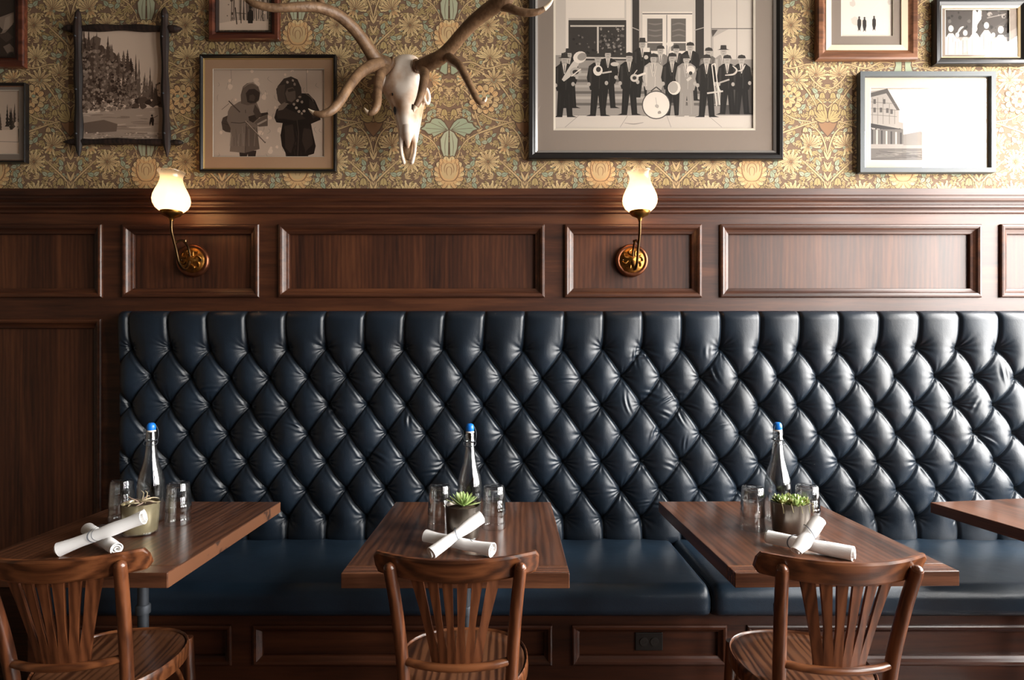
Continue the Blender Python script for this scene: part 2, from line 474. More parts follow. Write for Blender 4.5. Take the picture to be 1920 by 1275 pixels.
def half():
    # sinuous stems
    S = [[(18, 36), (32, 56), (55, 70), (82, 80), (111, 90), (144, 96)], [(111, 88), (128, 70), (137, 50), (143, 22)], [(93, 21), (116, 0), (135, -20), (150, -50)],
         [(60, 108), (84, 96), (111, 92)], [(8, 160), (30, 150), (44, 128), (52, 100), (60, 80)], [(20, 196), (48, 190), (76, 176), (98, 158), (118, 128), (128, 100)],
         [(0, -60), (40, -52), (70, -64), (110, -56), (146, -72)], [(30, -20), (52, -34), (77, -46), (100, -58)], [(150, 150), (128, 158), (110, 176), (104, 196)],
         [(142, 118), (120, 140), (116, 168)], [(142, 210), (124, 220), (112, 236)], [(60, 196), (72, 216), (70, 240)], [(20, 36), (14, 18), (18, -4)]]
    # filler leaves and blades, mostly gold and olive
    occ = []
    for i in range(800):
        x, y = rw.uniform(2, 141), rw.uniform(-72, 182)
        if any((x-u)**2 + (y-v)**2 < 50 for u, v in occ): continue
        occ.append((x, y)); a = rw.uniform(0, 2*pi)
        k = rw.random()
        if k < 0.5:
            cc = OLV if rw.random() < .5 else GOLD
            for da in (-0.75, -0.25, 0.25, 0.75):
                L = rw.uniform(10, 14)
                A.petal(x, y, a+da, L+1.5, 4.6, DK, 0.6); A.petal(x, y, a+da, L, 3.1, cc, 0.62)
        elif k < 0.84:
            A.stroke([(x-9*cos(a), y-9*sin(a)), (x+3*sin(a), y-3*cos(a)), (x+9*cos(a), y+9*sin(a))], 2.3, GOLD)
            leaf(x+2*cos(a), y+2*sin(a), a+0.7, 11, 5.2, OLV); leaf(x-3*cos(a), y-3*sin(a), a-0.8, 9, 4.4, GOLD)
        else:
            leaf(x-5*cos(a), y-5*sin(a), a, 11, 6, SAGE if rw.random() < .6 else SAGE2)
    for p in S:
        A.stroke(p, 4.6, DK); A.stroke(p, 2.8, GOLD)
    # heart shaped tan blobs on the second axis with pale spikes above
    A.poly([(142, 62), (128, 78), (122, 90), (130, 96), (142, 92)], DK); A.poly([(142, 65), (130, 79), (125, 89), (131, 93), (142, 90)], TAN)
    for a, L in ((1.75, 36), (2.1, 34), (2.5, 28), (2.9, 22)):
        A.petal(139, 92, a, L+2, 11, DK, 0.5); A.petal(139, 93, a, L, 8.5, OLV, 0.5); A.stroke([(139, 93), (139+cos(a)*L*.8, 93+sin(a)*L*.8)], 0.8, DK)
    for dy in (-40, -20, 0, 20): A.petal(142, dy, 1.95, 22, 6.5, DK, .5); A.petal(142, dy, 1.95, 20, 4.5, GOLD, .5)
    # paired small sage leaves
    for x, y, a in ((55, 53, -0.9), (76, 58, 0.9), (104, -7, 0.35), (124, 15, 2.0), (38, -7, 1.9), (44, 14, 1.1), (120, -40, 0.3), (30, 170, 0.4), (96, 120, 0.8), (118, 150, 2.4), (88, 168, 0.2), (36, 108, 2.2), (14, -20, -1.2), (48, -28, -1.0)):
        leaf(x-7*cos(a), y-7*sin(a), a, 14, 8.2, SAGE); leaf(x-6*cos(a), y-6*sin(a), a+2.2, 12, 7.4, SAGE2)
    # honeysuckle bursts
    burst(73, 17, 23, 14)
    burst(107, 47, 25, 9, -0.3, 2.5, GOLD, 5); burst(107, 47, 18, 4, 3.2, 5.2, OCH, 4.5)
    burst(77, -45, 27, 8, 0.0, pi, LT, 6); burst(77, -45, 17, 4, pi+0.2, 2*pi-0.2, GOLD, 4.6)
    burst(84, 200-30, 24, 12); burst(120, 198-18, 22, 9, -0.6, 3.0)
    burst(34, 190-20, 20, 9, 0.5, 4.2, OCH, 5)
    # round ruffled flower
    for i in range(13):
        a = 2*pi*i/13
        A.ell(66+cos(a)*22, 134+sin(a)*21, 8.6, 6.6, DK, 10, a); A.ell(66+cos(a)*21.5, 134+sin(a)*20.5, 7.4, 5.4, OCH if i % 3 else GOLD, 10, a)
        A.stroke([(66+cos(a)*15, 134+sin(a)*14), (66+cos(a+.1)*26, 134+sin(a+.1)*25)], 1.0, TAN)
    A.ell(66, 134, 18, 17, DK, 18)
    for i in range(9):
        a = 2*pi*i/9 + .3
        A.petal(66+cos(a)*3, 134+sin(a)*3, a, 15, 9, OCH if i % 2 else GOLD, .55); A.stroke([(66+cos(a)*5, 134+sin(a)*5), (66+cos(a)*14, 134+sin(a)*14)], .9, TAN)
    A.stroke([(48, 136), (53, 122), (66, 115), (79, 122), (84, 136)], 2.0, DK)
    for u, v in ((-7, 6), (7, 6), (0, -4)): A.ell(66+u, 134+v, 4.4, 3.6, DK, 8); A.ell(66+u, 134+v, 3.4, 2.8, SAGE if v > 0 else TAN, 8)
    # bells
    for x, y, s in ((9, 108, 9), (123, -22, 10), (24, 138, 8), (16, 152, 7), (128, 118, 9), (112, 108, 8), (100, 186-110, 7), (132, 140, 8)):
        bell(x, y, s, OLV if s > 7 else GOLD)
    # teal winged leaf and its long lower lobes
    A.poly([(0, 78), (8, 92), (15, 98), (26, 101), (34, 98), (37, 92), (45, 91), (48, 85), (57, 78), (46, 74), (41, 67), (33, 67), (30, 61), (20, 67), (8, 74)], DK)
    A.poly([(1, 77), (9, 90), (16, 96), (26, 98.5), (32, 96), (35, 90), (43, 89), (46, 83), (53, 78.5), (45, 76), (39, 69.5), (32, 69.5), (29, 64), (20, 69), (8, 75)], SAGE)
    for q in ((20, 92), (34, 90), (44, 80), (34, 70)): A.stroke([(4, 77), q], 0.9, DK)
    A.poly([(0, 78), (9, 74), (19, 60), (17, 40), (9, 20), (1, 22)], DK); A.poly([(1, 76), (9, 71), (16, 59), (14.5, 41), (8.5, 24), (2, 26)], SAGE2)
    A.stroke([(5, 70), (8, 48), (7, 28)], 1.0, DK)
    A.poly([(2, -40), (10, -38), (18, -44), (16, -58), (20, -70), (8, -78), (2, -76)], DK); A.poly([(3, -43), (10, -41), (15.5, -46), (13.5, -58), (17, -69), (8, -75), (4, -74)], SAGE)
    # peony: ruffled rim, bowl and inner folds
    for i in range(9):
        a = -pi/2 + pi*(i+0.3)/9
        A.ell(cos(a)*22, sin(a)*25-4, 8.5, 6.6, DK, 9, a); A.ell(cos(a)*21.5, sin(a)*24.5-4, 7.4, 5.6, OCH if i % 2 else LT, 9, a)
    A.poly([(0, -28), (12, -26), (20, -16), (22, 0), (18, 16), (10, 22), (0, 18)], OCH)
    A.stroke([(0, -20), (10, -18), (17, -8), (19, 6), (17, 16)], 2.4, TAN)
    A.poly([(0, -16), (8, -14), (14, -6), (15, 6), (10, 15), (0, 13)], GOLD)
    
    for q in (((0, 15), (6, 12), (9, 4), (8, -4)), ((0, 8), (4, 5), (5, -2), (3, -9)), ((12, 16), (15, 8), (14, -2))):
        A.stroke(q, 1.5, TAN)
    for i in range(9):
        t = -pi/2 + pi*(i+0.3)/9
        A.stroke([(cos(t)*17, sin(t)*20-4), (cos(t+.06)*27, sin(t+.06)*30-4)], 1.1, TAN)
half()
WPS = 2.81 / F
items = []
x_axis0, y_axis0 = 842 - 957, 0
for ix in range(-5, 6):
    for iy in range(0, 4):
        for sx in (1, -1):
            items.append((A, ix*284 + (842 - CX), iy*256 - 20, sx))
def wp3d(x, y): return (x*WPS, CH + (CY - 300)*WPS + y*WPS)
wall_back = MB(); wall_back.box(RX0-0.2, RX1+0.2, 2.812, RY1, CAPZ-0.05, RZ1); wall_back.box(RX0-0.2, RX1+0.2, 2.851, RY1+0.2, 0, RZ1)
zlo, zhi = CAPZ-0.04, RZ1-0.02
def wp_clip(x, y):
    X, Z = wp3d(x, y)
    return min(max(X, RX0), RX1), min(max(Z, zlo), zhi)
struct(art_mesh('wall_back', items, WPM, None, wp_clip, step=1.2e-5, y0=2.8119, mb=wall_back))
# =================================================================== banquette
BX0, BX1 = -1.81, 2.77
bq = thing('banquette', 'long built-in bench with tufted navy leather back, smooth navy seat and panelled wood base', 'banquette', (0, 0, 0))
# tufted back: diamond buttoning, seven rows of buttons
TW, RH, TX0, TZ1, TB = 0.1819, 0.1300, -1.7575, 1.357, 2.715
TZ7 = TZ1 - 6*RH
ztop, zbot = 1.533, 0.455
xs = np.concatenate([[BX0], np.arange(BX0 + 0.002, BX1, 0.0031), [BX1]])
zs = np.linspace(zbot, ztop, 345)
X, Z = np.meshgrid(xs, zs)
rng = np.random.RandomState(5)
# slightly hand-made: warp the lattice a little
Xw = X + 0.004*np.sin(3.1*X + 7*Z) + 0.003*np.sin(11*Z + 1.3*X)
Zw = Z + 0.0035*np.sin(4.7*X + 1.1) + 0.003*np.sin(9*X + 5*Z)
zc = np.clip(Zw, TZ7, TZ1)
xp = (Xw - TX0)/TW; vp = (TZ1 - zc)/(2*RH)
p_, q_ = xp + vp, xp - vp
s_ = np.abs(np.sin(np.pi*p_)); t_ = np.abs(np.sin(np.pi*q_))
out = np.clip(np.maximum(Zw - TZ1, TZ7 - Zw), 0, 1)
ramp = 1 - np.exp(-out/0.05)
SPC = TW*RH/sqrt((TW/2)**2 + RH**2)
# gentle dome of each diamond
cid = np.floor(p_)*7.13 + np.floor(q_)*3.71
H = 0.024*np.power(s_*t_ + 1e-6, 0.58 - 0.40*ramp)*(1 + 0.10*np.sin(cid*5.3))
# pleats: a rolled lip along one diagonal, a tight crease along the other
u = (q_ - np.round(q_))*SPC; w = (p_ - np.round(p_))*SPC
lipA = np.where(u < 0, np.exp(-np.abs(u)/0.014), np.exp(-np.abs(u)/0.0045))
lipB = np.exp(-np.abs(w)/0.0055)
ridge = 0.0040*np.exp(-((u + 0.013)/0.0075)**2) + 0.0020*np.exp(-((w - 0.008)/0.005)**2)
H += ridge*np.clip(1 - 0.6*ramp, 0, 1)
H -= 0.0085*lipA*(1 - 0.45*ramp) + 0.0050*lipB*(1 - 0.3*ramp)
# deep dimple at every button
dB = np.full(X.shape, 9.0)
for pf in (np.floor, np.ceil):
    for qf in (np.floor, np.ceil):
        pi_, qi_ = pf(p_), qf(q_)
        row = pi_ - qi_
        bx = TX0 + TW*(pi_ + qi_)/2; bz = TZ1 - RH*row
        ok = (row >= 0) & (row <= 6)
        dd = np.sqrt((Xw-bx)**2 + (Zw-bz)**2)
        dB = np.where(ok, np.minimum(dB, dd), dB)
H -= 0.030*np.exp(-dB/0.024)
H += 0.016
# gathers that fan out from each button
for r in range(7):
    for c in range(-1, 27):
        bx = TX0 + (c + (0.5 if r % 2 else 0))*TW; bz = TZ1 - r*RH
        if bx < BX0 - 0.05 or bx > BX1 + 0.05: continue
        sl_x = slice(max(0, np.searchsorted(xs, bx-0.10)), np.searchsorted(xs, bx+0.10))
        sl_z = slice(max(0, np.searchsorted(zs, bz-0.10)), np.searchsorted(zs, bz+0.10))
        if sl_x.stop <= sl_x.start: continue
        dx = Xw[sl_z, sl_x] - bx; dz = Zw[sl_z, sl_x] - bz
        rr = np.sqrt(dx*dx + dz*dz); th = np.arctan2(dz, dx)
        n1 = rng.randint(9, 15); ph = rng.uniform(0, 6.28); amp = rng.uniform(0.0016, 0.0040); ln = rng.uniform(0.026, 0.046)
        wv = np.sin(n1*th + ph + 0.9*np.sin(2*th + ph*2) + 9*rr*np.sin(3*th+ph)) * np.clip(rr/0.016, 0, 1)*np.exp(-(rr/ln)**2*0.7)
        side = 0.30 + 0.70*np.clip(np.abs(np.cos(th + rng.uniform(-.4, .4))), 0, 1)**1.5
        H[sl_z, sl_x] += amp*wv*side
# a few crumpled diamonds, more toward the worn middle-right
for k in range(46):
    bx = rng.uniform(-1.6, 3.6) if k < 26 else rng.normal(0.75, 0.16); bz = rng.uniform(0.6, 1.38); a = rng.uniform(-0.5, 0.5) + (pi/2 if rng.rand() < .35 else 0)
    L, wd_ = rng.uniform(0.025, 0.05), rng.uniform(0.006, 0.011)
    u = (X-bx)*cos(a) + (Z-bz)*sin(a); v = -(X-bx)*sin(a) + (Z-bz)*cos(a) + 0.15*u*u/0.05
    H += rng.uniform(0.0018, 0.0038)*np.exp(-(u/L)**2)*np.sin(v/wd_*2.0)*np.exp(-(v/(2.2*wd_))**2)
# round over the top and the ends
def edge_round(d, R):
    q = np.clip(1 - d/R, 0, 1)
    return R*(1 - np.sqrt(1 - q*q))
H = H - edge_round(ztop - Z, 0.045) - 0.6*edge_round(X - BX0, 0.05) - 0.5*edge_round(Z - zbot, 0.05)
Y = TB - H
# close the sides back to the wall
Xr = np.vstack([X[:1], X, X[-1:]]); Zr = np.vstack([Z[:1], Z, Z[-1:]]); Yr = np.vstack([np.full_like(Y[:1], 2.797), Y, np.full_like(Y[-1:], 2.797)])
Xr = np.hstack([Xr[:, :1], Xr, Xr[:, -1:]]); Zr = np.hstack([Zr[:, :1], Zr, Zr[:, -1:]]); Yr = np.hstack([np.full_like(Yr[:, :1], 2.797), Yr, np.full_like(Yr[:, -1:], 2.797)])
grid_mesh('tufted_back', Xr, Yr, Zr, M['leather'], bq)

def cushion(x0, x1, name):
    """seat cushion with a rolled front edge, crowned top and piped sides"""
    y0, y1, z0, z1, R = 2.145, 2.70, 0.368, 0.482, 0.05
    nx, npr = 60, 40
    prof = []
    for i in range(14): prof.append((y1 - (y1-y0-R)*i/14, z1))
    for i in range(13):
        a = pi/2*i/12; prof.append((y0+R - R*sin(a), z1-R + R*cos(a)))
    for i in range(1, 8): prof.append((y0 + 0.012*sin(pi*i/8)*0 , z1-R - (z1-R-z0-0.02)*i/8))
    prof += [(y0+0.004, z0+0.012), (y0+0.018, z0), (y1, z0)]
    prof = np.array(prof)
    u = np.linspace(0, 1, nx); u = 0.5 - 0.5*np.cos(pi*u)
    xx = x0 + (x1-x0)*u
    Xg, _ = np.meshgrid(xx, prof[:, 0]); Yg = np.repeat(prof[:, :1], nx, 1); Zg = np.repeat(prof[:, 1:], nx, 1)
    e = np.minimum(Xg - x0, x1 - Xg); dr = edge_round(e, 0.035)
    cyy, czz = 2.45, 0.42
    crown = 0.010*np.sin(pi*np.clip((Yg-y0)/(y1-y0), 0, 1))*np.clip(e/0.2, 0, 1)
    top = (Zg > z1-0.03)
    Zg = Zg - dr*0.8*(Zg > z0+0.03)*np.clip((Zg-z0)/(z1-z0), 0, 1) + crown*top + 0.0025*np.sin(9*Xg+6*Yg)*top*np.clip(e/0.1, 0, 1)
    Yg = Yg + dr*0.7*np.clip((y0+0.12-Yg)/0.12, 0, 1)
    Xr = np.hstack([Xg[:, :1], Xg, Xg[:, -1:]]);
    mid = np.full((len(prof), 1), 1.0)
    Yr = np.hstack([mid*cyy, Yg, mid*cyy]); Zr = np.hstack([mid*czz, Zg, mid*czz])
    o = grid_mesh(name, Xr, Yr, Zr, M['leather_seat'], bq)
    for col, sx in ((0, 0.002), (-1, -0.002)):
        pb = MB()
        pts = [(Xg[i, col]+sx, Yg[i, col]-0.001, Zg[i, col]+0.002) for i in range(0, len(prof)-2)]
        pb.tube(pts, 0.0042, 8, sub=1)
        pb.build('piping', M['piping'], o)
    return o
SEAM = 0.742
cushion(BX0, SEAM-0.004, 'seat_cushion'); cushion(SEAM+0.004, BX1, 'seat_cushion')
# panelled base
FY = 2.20
b = MB(); b.box(BX0, BX1, FY+0.02, 2.795, 0.0, 0.366)
base = b.build('base', M['base_x'], bq)
b = MB()
BP = [(-1.62, -1.044), (-0.964, 0.156), (0.23, 0.81), (0.886, 2.10), (2.18, 2.72)]
zt2, zb2 = 0.318, 0.168
b.box(BX0, BX1, FY, FY+0.02, zt2, 0.366); b.box(BX0, BX1, FY, FY+0.02, 0.0, zb2)
ed = [BX0] + [v for p in BP for v in p] + [BX1]
for i in range(0, len(ed), 2): b.box(ed[i], ed[i+1], FY, FY+0.02, zb2, zt2)
b.build('rails_and_stiles', M['base_x'], base)
PR2 = [(0.0, 0.0), (0.0, 0.007), (0.006, 0.010), (0.014, 0.008), (0.022, -0.002), (0.030, -0.008), (0.030, -0.02), (0.0, -0.02)]
for (a, c) in BP:
    f = MB(); f.frame(a, c, zb2, zt2, PR2, y=FY); f.build('panel_moulding', M['base_x'], base, bevel=0.001)
b = MB(); b.box(BX0, BX1, FY-0.014, FY, 0.0, 0.085); b.build('kick_board', M['base_x'], base, bevel=0.004)
# outlet plate on the base
po = thing('power_outlet', 'dark horizontal twin power outlet plate on the panelled bench base', 'outlet', (wx(1217, 2.215), FY+0.02, wz(1203, 2.215)))
DKPL = plain('dark plastic', (34, 32, 30), 0.4)
b = MB(); b.box(-0.052, 0.052, -0.006, 0, -0.034, 0.034); b.build('cover_plate', DKPL, po, bevel=0.0025)
for sx in (-0.02, 0.02):
    b = MB(); b.lathe([(0.0, 0.0085), (0.0155, 0.0085), (0.0165, 0.006)], (sx, 0, 0), 24, axis='Y')
    s1 = b.build('socket', plain('socket face', (44, 41, 38), 0.45), po)
    h = MB(); h.box(sx-0.006, sx-0.001, -0.0092, -0.0086, 0.003, 0.005); h.box(sx-0.006, sx-0.0015, -0.0092, -0.0086, -0.005, -0.003); h.box(sx+0.004, sx+0.007, -0.0092, -0.0086, -0.0015, 0.0015)
    h.build('slots', M['black_soft'], s1)

# =================================================================== tables
def make_table(label, w=0.61, dep=0.75, worn=False):
    t = thing('pedestal_table', label, 'table', group='square cafe tables along the banquette')
    b = MB(); b.box(-w/2, w/2, -dep/2+0.056, dep/2, 0.709, 0.75); top = b.build('tabletop', M['table_y'], t, bevel=0.002)
    b = MB(); b.box(-w/2, w/2, -dep/2, -dep/2+0.0555, 0.709, 0.75); b.build('end_board', M['table_x'], top, bevel=0.002)
    if worn:
        b = MB(); b.box(w/2-0.001, w/2+0.0012, -dep/2+0.002, dep/2-0.002, 0.7095, 0.7485); tag(b.build('worn_edge', M['table_worn'], top), 'right side edge with the dark finish rubbed through')
    b = MB(); b.tube([(0, 0, 0.03), (0, 0, 0.69)], 0.0165, 20, sub=1); pole = b.build('pole', M['steel'], t)
    b = MB(); b.lathe([(0.0165, -0.016), (0.0225, -0.014), (0.0225, 0.010), (0.020, 0.014), (0.0165, 0.016)], (0, 0, 0.49), 24); b.build('coupling', M['steel'], pole)
    b = MB(); b.lathe([(0.0, 0.0), (0.125, 0.0), (0.127, 0.008), (0.118, 0.016), (0.04, 0.03), (0.017, 0.04)], (0, 0, 0), 40); b.build('floor_base', plain('cast iron', (30, 29, 29), 0.5, 0.6), t)
    b = MB(); b.box(-0.14, 0.14, -0.14, 0.14, 0.694, 0.709); b.lathe([(0.04, 0.694), (0.03, 0.67), (0.017, 0.66)], (0, 0, 0), 24); b.build('mounting_plate', plain('cast iron plate', (30, 29, 29), 0.5, 0.6), t)
    return t
def place_table(t, bl, th):
    c, s = cos(th), sin(th); lx, ly = -0.305, 0.375
    t.location = (bl[0] - (lx*c - ly*s), bl[1] - (lx*s + ly*c), 0); t.rotation_euler = (0, 0, th)
t1 = make_table('dark walnut table with a worn right edge, carrying the pale curly air plant', worn=True); place_table(t1, (-1.518, 2.322), radians(-0.6))
t2 = make_table('dark walnut table carrying the spiky green succulent and crossed napkin rolls'); place_table(t2, (-0.452, 2.314), 0)
t3 = make_table('lighter walnut table under the low mossy succulent in its metal pot'); place_table(t3, (0.585, 2.318), radians(1.2))
t4 = make_table('bare walnut table set at an angle, cut off by the photo edge'); place_table(t4, (1.652, 2.308), radians(8.8))

# =================================================================== chairs
def make_chair(label):
    t = thing('bentwood_chair', label, 'chair', group='bentwood fan-back chairs facing the banquette')
    X_, Z_, Y_ = M['chair_x'], M['chair_z'], M['chair_y']
    # crest rail, bowed toward the back
    def cy(x): return -0.268 + 0.068*(abs(x)/0.208)**2
    rings = []
    n = 48
    for i in range(n+1):
        x = -0.208 + 0.416*i/n
        e = min(1.0, (0.208-abs(x))/0.012) if abs(x) > 0.196 else 1.0
        zt_ = 0.838 + 0.004*(abs(x)/0.208)**2; zb_ = 0.776 + 0.007*(abs(x)/0.208)**2
        k = 0.55 + 0.45*sqrt(max(0, 1-(1-e)**2))
        zm, hh = (zt_+zb_)/2, (zt_-zb_)/2*k
        th = 0.0085*(0.6+0.4*k); y = cy(x); sl = 0.010
        ring = []
        for (a, bb) in ((-1, -0.82), (-0.72, -1), (0.72, -1), (1, -0.82), (1, 0.78), (0.6, 1), (-0.6, 1), (-1, 0.78)):
            ring.append((x, y + a*th - bb*sl, zm + bb*hh))
        rings.append(ring)
    b = MB(); b.loft(rings, 0, True); o = b.build('crest_rail', X_, t, sharp=16)
    # rear posts run on down as the back legs
    for s in (-1, 1):
        b = MB()
        b.tube([(s*0.170, -0.252, 0), (s*0.152, -0.200, 0.22), (s*0.139, -0.178, 0.44), (s*0.141, -0.186, 0.55), (s*0.151, -0.218, 0.70), (s*0.160, -0.247, 0.80), (s*0.1612, -0.252, 0.815), (s*0.1615, -0.254, 0.822)],
               [0.0125, 0.015, 0.0165, 0.0165, 0.0160, 0.0155, 0.0125, 0.006], 16, sub=5)
        b.build('rear_post', Z_, t)
        b = MB()
        b.tube([(s*0.172, 0.158, 0), (s*0.160, 0.148, 0.2), (s*0.148, 0.138, 0.445)], [0.011, 0.0145, 0.0175], 14)
        b.build('front_leg', Z_, t)
    # lower back rung
    b = MB(); b.tube([(-0.138, -0.186, 0.549), (-0.08, -0.208, 0.547), (0, -0.218, 0.546), (0.08, -0.208, 0.547), (0.138, -0.186, 0.549)], 0.0105, 12); b.build('back_rung', X_, t)
    # fan splat: six slats that part above a common foot
    b = MB()
    zc0, zsp, zc1 = 0.549, 0.592, 0.790
    def sy(x, z):
        k = (z-zc0)/(zc1-zc0)
        return (-0.212 + 0.6*x*x*5)*(1-k) + (cy(x)+0.012)*k
    nz = 14
    def edge(i, z):
        """x of the i-th of 7 boundaries across the fan"""
        k = (z-zc0)/(zc1-zc0)
        wv = 0.063 + 0.052*max(0, k)**1.25
        return -wv + 2*wv*i/6
    for i in range(6):
        rings = []
        for j in range(nz+1):
            z = zc0 + (zc1-zc0)*j/nz
            g = max(0, (z-zsp)/(zc1-zsp))
            gap = 0.0053*min(1, g*3.0) if g > 0 else 0
            xa = edge(i, z) + (gap if i > 0 else 0); xb = edge(i+1, z) - (gap if i < 5 else 0)
            xm = (xa+xb)/2; y0_, ym, y1_ = sy(xa, z), sy(xm, z), sy(xb, z)
            th = 0.0042
            rings.append([(xa, y0_-th, z), (xb, y1_-th, z), (xb, y1_+th, z), (xa, y0_+th, z)])
        b.loft(rings, 0, False)
    b.build('splat', Z_, t)
    # seat: plywood panel dished inside a bent rim
    def outline(k, n=48):
        pts = []
        for i in range(n):
            a = 2*pi*i/n
            c, s = cos(a), sin(a)
            r = (abs(c)**2.5 + abs(s)**2.5)**(-1/2.5)
            y = 0.0 + 0.187*s*r
            wd = 0.197 - (0.030*((0.187-y)/0.374)**1.5) - 0.012*max(0, y/0.187)
            pts.append((wd*c*r*k, y*k))
        return pts
    b = MB()
    b.loft([[(x, y, 0.426) for x, y in outline(0.95)], [(x, y, 0.452) for x, y in outline(0.965)], [(x, y, 0.456) for x, y in outline(0.94)],
            [(x, y, 0.450) for x, y in outline(0.75)], [(x, y, 0.447) for x, y in outline(0.4)]], 0, True)
    b.build('seat', Y_, t)
    b = MB()
    b.loft([[(x, y, z) for x, y in outline(k)] for k, z in ((0.967, 0.420), (1.0, 0.420), (1.006, 0.440), (1.0, 0.458), (0.985, 0.461), (0.967, 0.457), (0.967, 0.420))], 0, True, False, False)
    b.build('seat_rim', X_, t)
    # hoop stretcher under the seat and arched braces
    b = MB(); n = 40
    ring = [(0.143*cos(2*pi*i/n), -0.012 + 0.150*sin(2*pi*i/n), 0.27) for i in range(n+1)]
    b.tube(ring, 0.0095, 10, sub=1); b.build('hoop_stretcher', X_, t)
    for s in (-1, 1):
        b = MB(); b.tube([(s*0.150, 0.115, 0.30), (s*0.152, 0.06, 0.385), (s*0.150, -0.01, 0.412), (s*0.147, -0.08, 0.385), (s*0.140, -0.145, 0.30)], 0.007, 10); b.build('side_brace', X_, t)
    return t
c1 = make_chair('brown bentwood fan-back chair pulled up to the table with the curly air plant')
c1.location = (-1.150, 1.69, 0); c1.rotation_euler.z = radians(5)
c2 = copy_tree(c1); c2['label'] = 'brown bentwood fan-back chair in front of the spiky green succulent table'
c2.location = (-0.136, 1.69, 0); c2.rotation_euler.z = 0
c3 = copy_tree(c1); c3['label'] = 'brown bentwood fan-back chair at the table with the low mossy succulent'
c3.location = (0.830, 1.675, 0); c3.rotation_euler.z = radians(-1.5)
# =================================================================== tableware
TZ = 0.75
def at(px, py, z=TZ):
    """the point of the horizontal plane z seen at a pixel"""
    d = F*(CH - z)/(py - CY)
    return Vector(((px - CX)/F*d, d, z))

TUMB_PROF = [(0.0405, 0.0), (0.0412, 0.0012), (0.0405, 0.020), (0.0396, 0.023), (0.0396, 0.026), (0.0378, 0.060), (0.0366, 0.078), (0.0354, 0.090), (0.0335, 0.0955), (0.029, 0.097), (0.0, 0.0945)]
TUMB_IN = [(0.0392, 0.0012), (0.0386, 0.022), (0.0358, 0.070), (0.0345, 0.083), (0.031, 0.0855), (0.0, 0.0845)]
def make_tumbler(label):
    b = MB(); b.lathe(TUMB_PROF, seg=36); b.lathe(TUMB_IN[::-1], seg=36)
    b.lathe([(0.0405, 0.0), (0.0392, 0.0012)], seg=36)
    return tag(b.build('glass_tumbler', M['tumbler']), label, 'glass', 'clear tumblers stacked upside down')
PL = {1: 'curly air plant', 2: 'spiky green succulent', 3: 'low mossy succulent'}
STK = {1: [((228, 976), 'left'), ((334, 982), 'right')], 2: [((824, 988), 'left'), ((926, 989), 'right')], 3: [((1411, 992), 'left'), ((1513, 988), 'right')]}
tproto = None
for k, lst in STK.items():
    for (px, py), side in lst:
        p = at(px, py)
        for lv in (0, 1):
            lab = 'clear tumbler, %s of the upside-down pair on the %s of the %s' % ('upper' if lv else 'lower', side, PL[k])
            if tproto is None: tproto = o = make_tumbler(lab)
            else:
                o = tproto.copy(); COL.objects.link(o); o['label'] = lab
            o.location = (p.x + lv*0.001, p.y, TZ + 0.0003 + lv*0.0455); o.rotation_euler.z = 0.3*px

def make_bottle(label):
    t = thing('swing_top_bottle', label, 'bottle', group='clear water bottles with blue stoppers')
    b = MB()
    prof = [(0.0, 0.004), (0.030, 0.003), (0.036, 0.0), (0.0415, 0.003), (0.0435, 0.010), (0.0438, 0.10), (0.0432, 0.128), (0.0405, 0.150), (0.0348, 0.172), (0.0290, 0.190), (0.0238, 0.210), (0.0198, 0.232), (0.0172, 0.256), (0.0158, 0.272),
            (0.0154, 0.279), (0.0176, 0.281), (0.0180, 0.286), (0.0168, 0.290), (0.0160, 0.296), (0.0164, 0.308), (0.0150, 0.313)]
    b.lathe(prof, seg=40)
    inn = [(max(0.0, r-0.0028), h + (0.006 if i < 4 else 0)) for i, (r, h) in enumerate(prof) if i not in (1, 2)]
    b.lathe(inn[::-1], seg=40)
    b.build('glass_body', M['bottle'], t)
    BLUE = plain('blue stopper', (22, 116, 214), 0.3)
    b = MB(); b.lathe([(0.0, 0.3445), (0.008, 0.344), (0.0125, 0.340), (0.0148, 0.333), (0.0150, 0.324), (0.0138, 0.319), (0.0, 0.319)], seg=28)
    st = b.build('stopper', BLUE, t)
    b = MB(); b.lathe([(0.0, 0.319), (0.0132, 0.319), (0.0150, 0.3165), (0.0150, 0.3135), (0.0, 0.3130)], seg=28); b.build('gasket', plain('pale rubber gasket', (214, 208, 200), 0.5), st)
    WIRE = M['steel']
    b = MB()
    for s in (-1, 1):
        b.tube([(s*0.0190, 0, 0.284), (s*0.0225, -0.003, 0.300), (s*0.0215, -0.002, 0.318), (s*0.0150, 0, 0.3335), (s*0.012, 0, 0.3345)], 0.0012, 8)
        b.tube([(s*0.0190, 0, 0.284), (s*0.0215, -0.008, 0.276), (s*0.018, -0.017, 0.270), (s*0.006, -0.0205, 0.268), (0, -0.021, 0.268)], 0.0012, 8)
    b.tube([(0.0186*cos(2*pi*i/24), 0.0186*sin(2*pi*i/24), 0.284) for i in range(25)], 0.0012, 8, sub=1)
    b.build('wire_bail', WIRE, t)
    return t
bt = None
for k, (px, d, rz) in {1: (283.5, 2.045, 0.3), 2: (881, 2.02, -0.1), 3: (1458, 2.06, 0.5)}.items():
    lab = 'clear glass bottle with blue swing stopper standing behind the ' + PL[k]
    if bt is None: bt = o = make_bottle(lab)
    else: o = copy_tree(bt); o['label'] = lab
    o.location = ((px-CX)/F*d, d, TZ); o.rotation_euler.z = rz

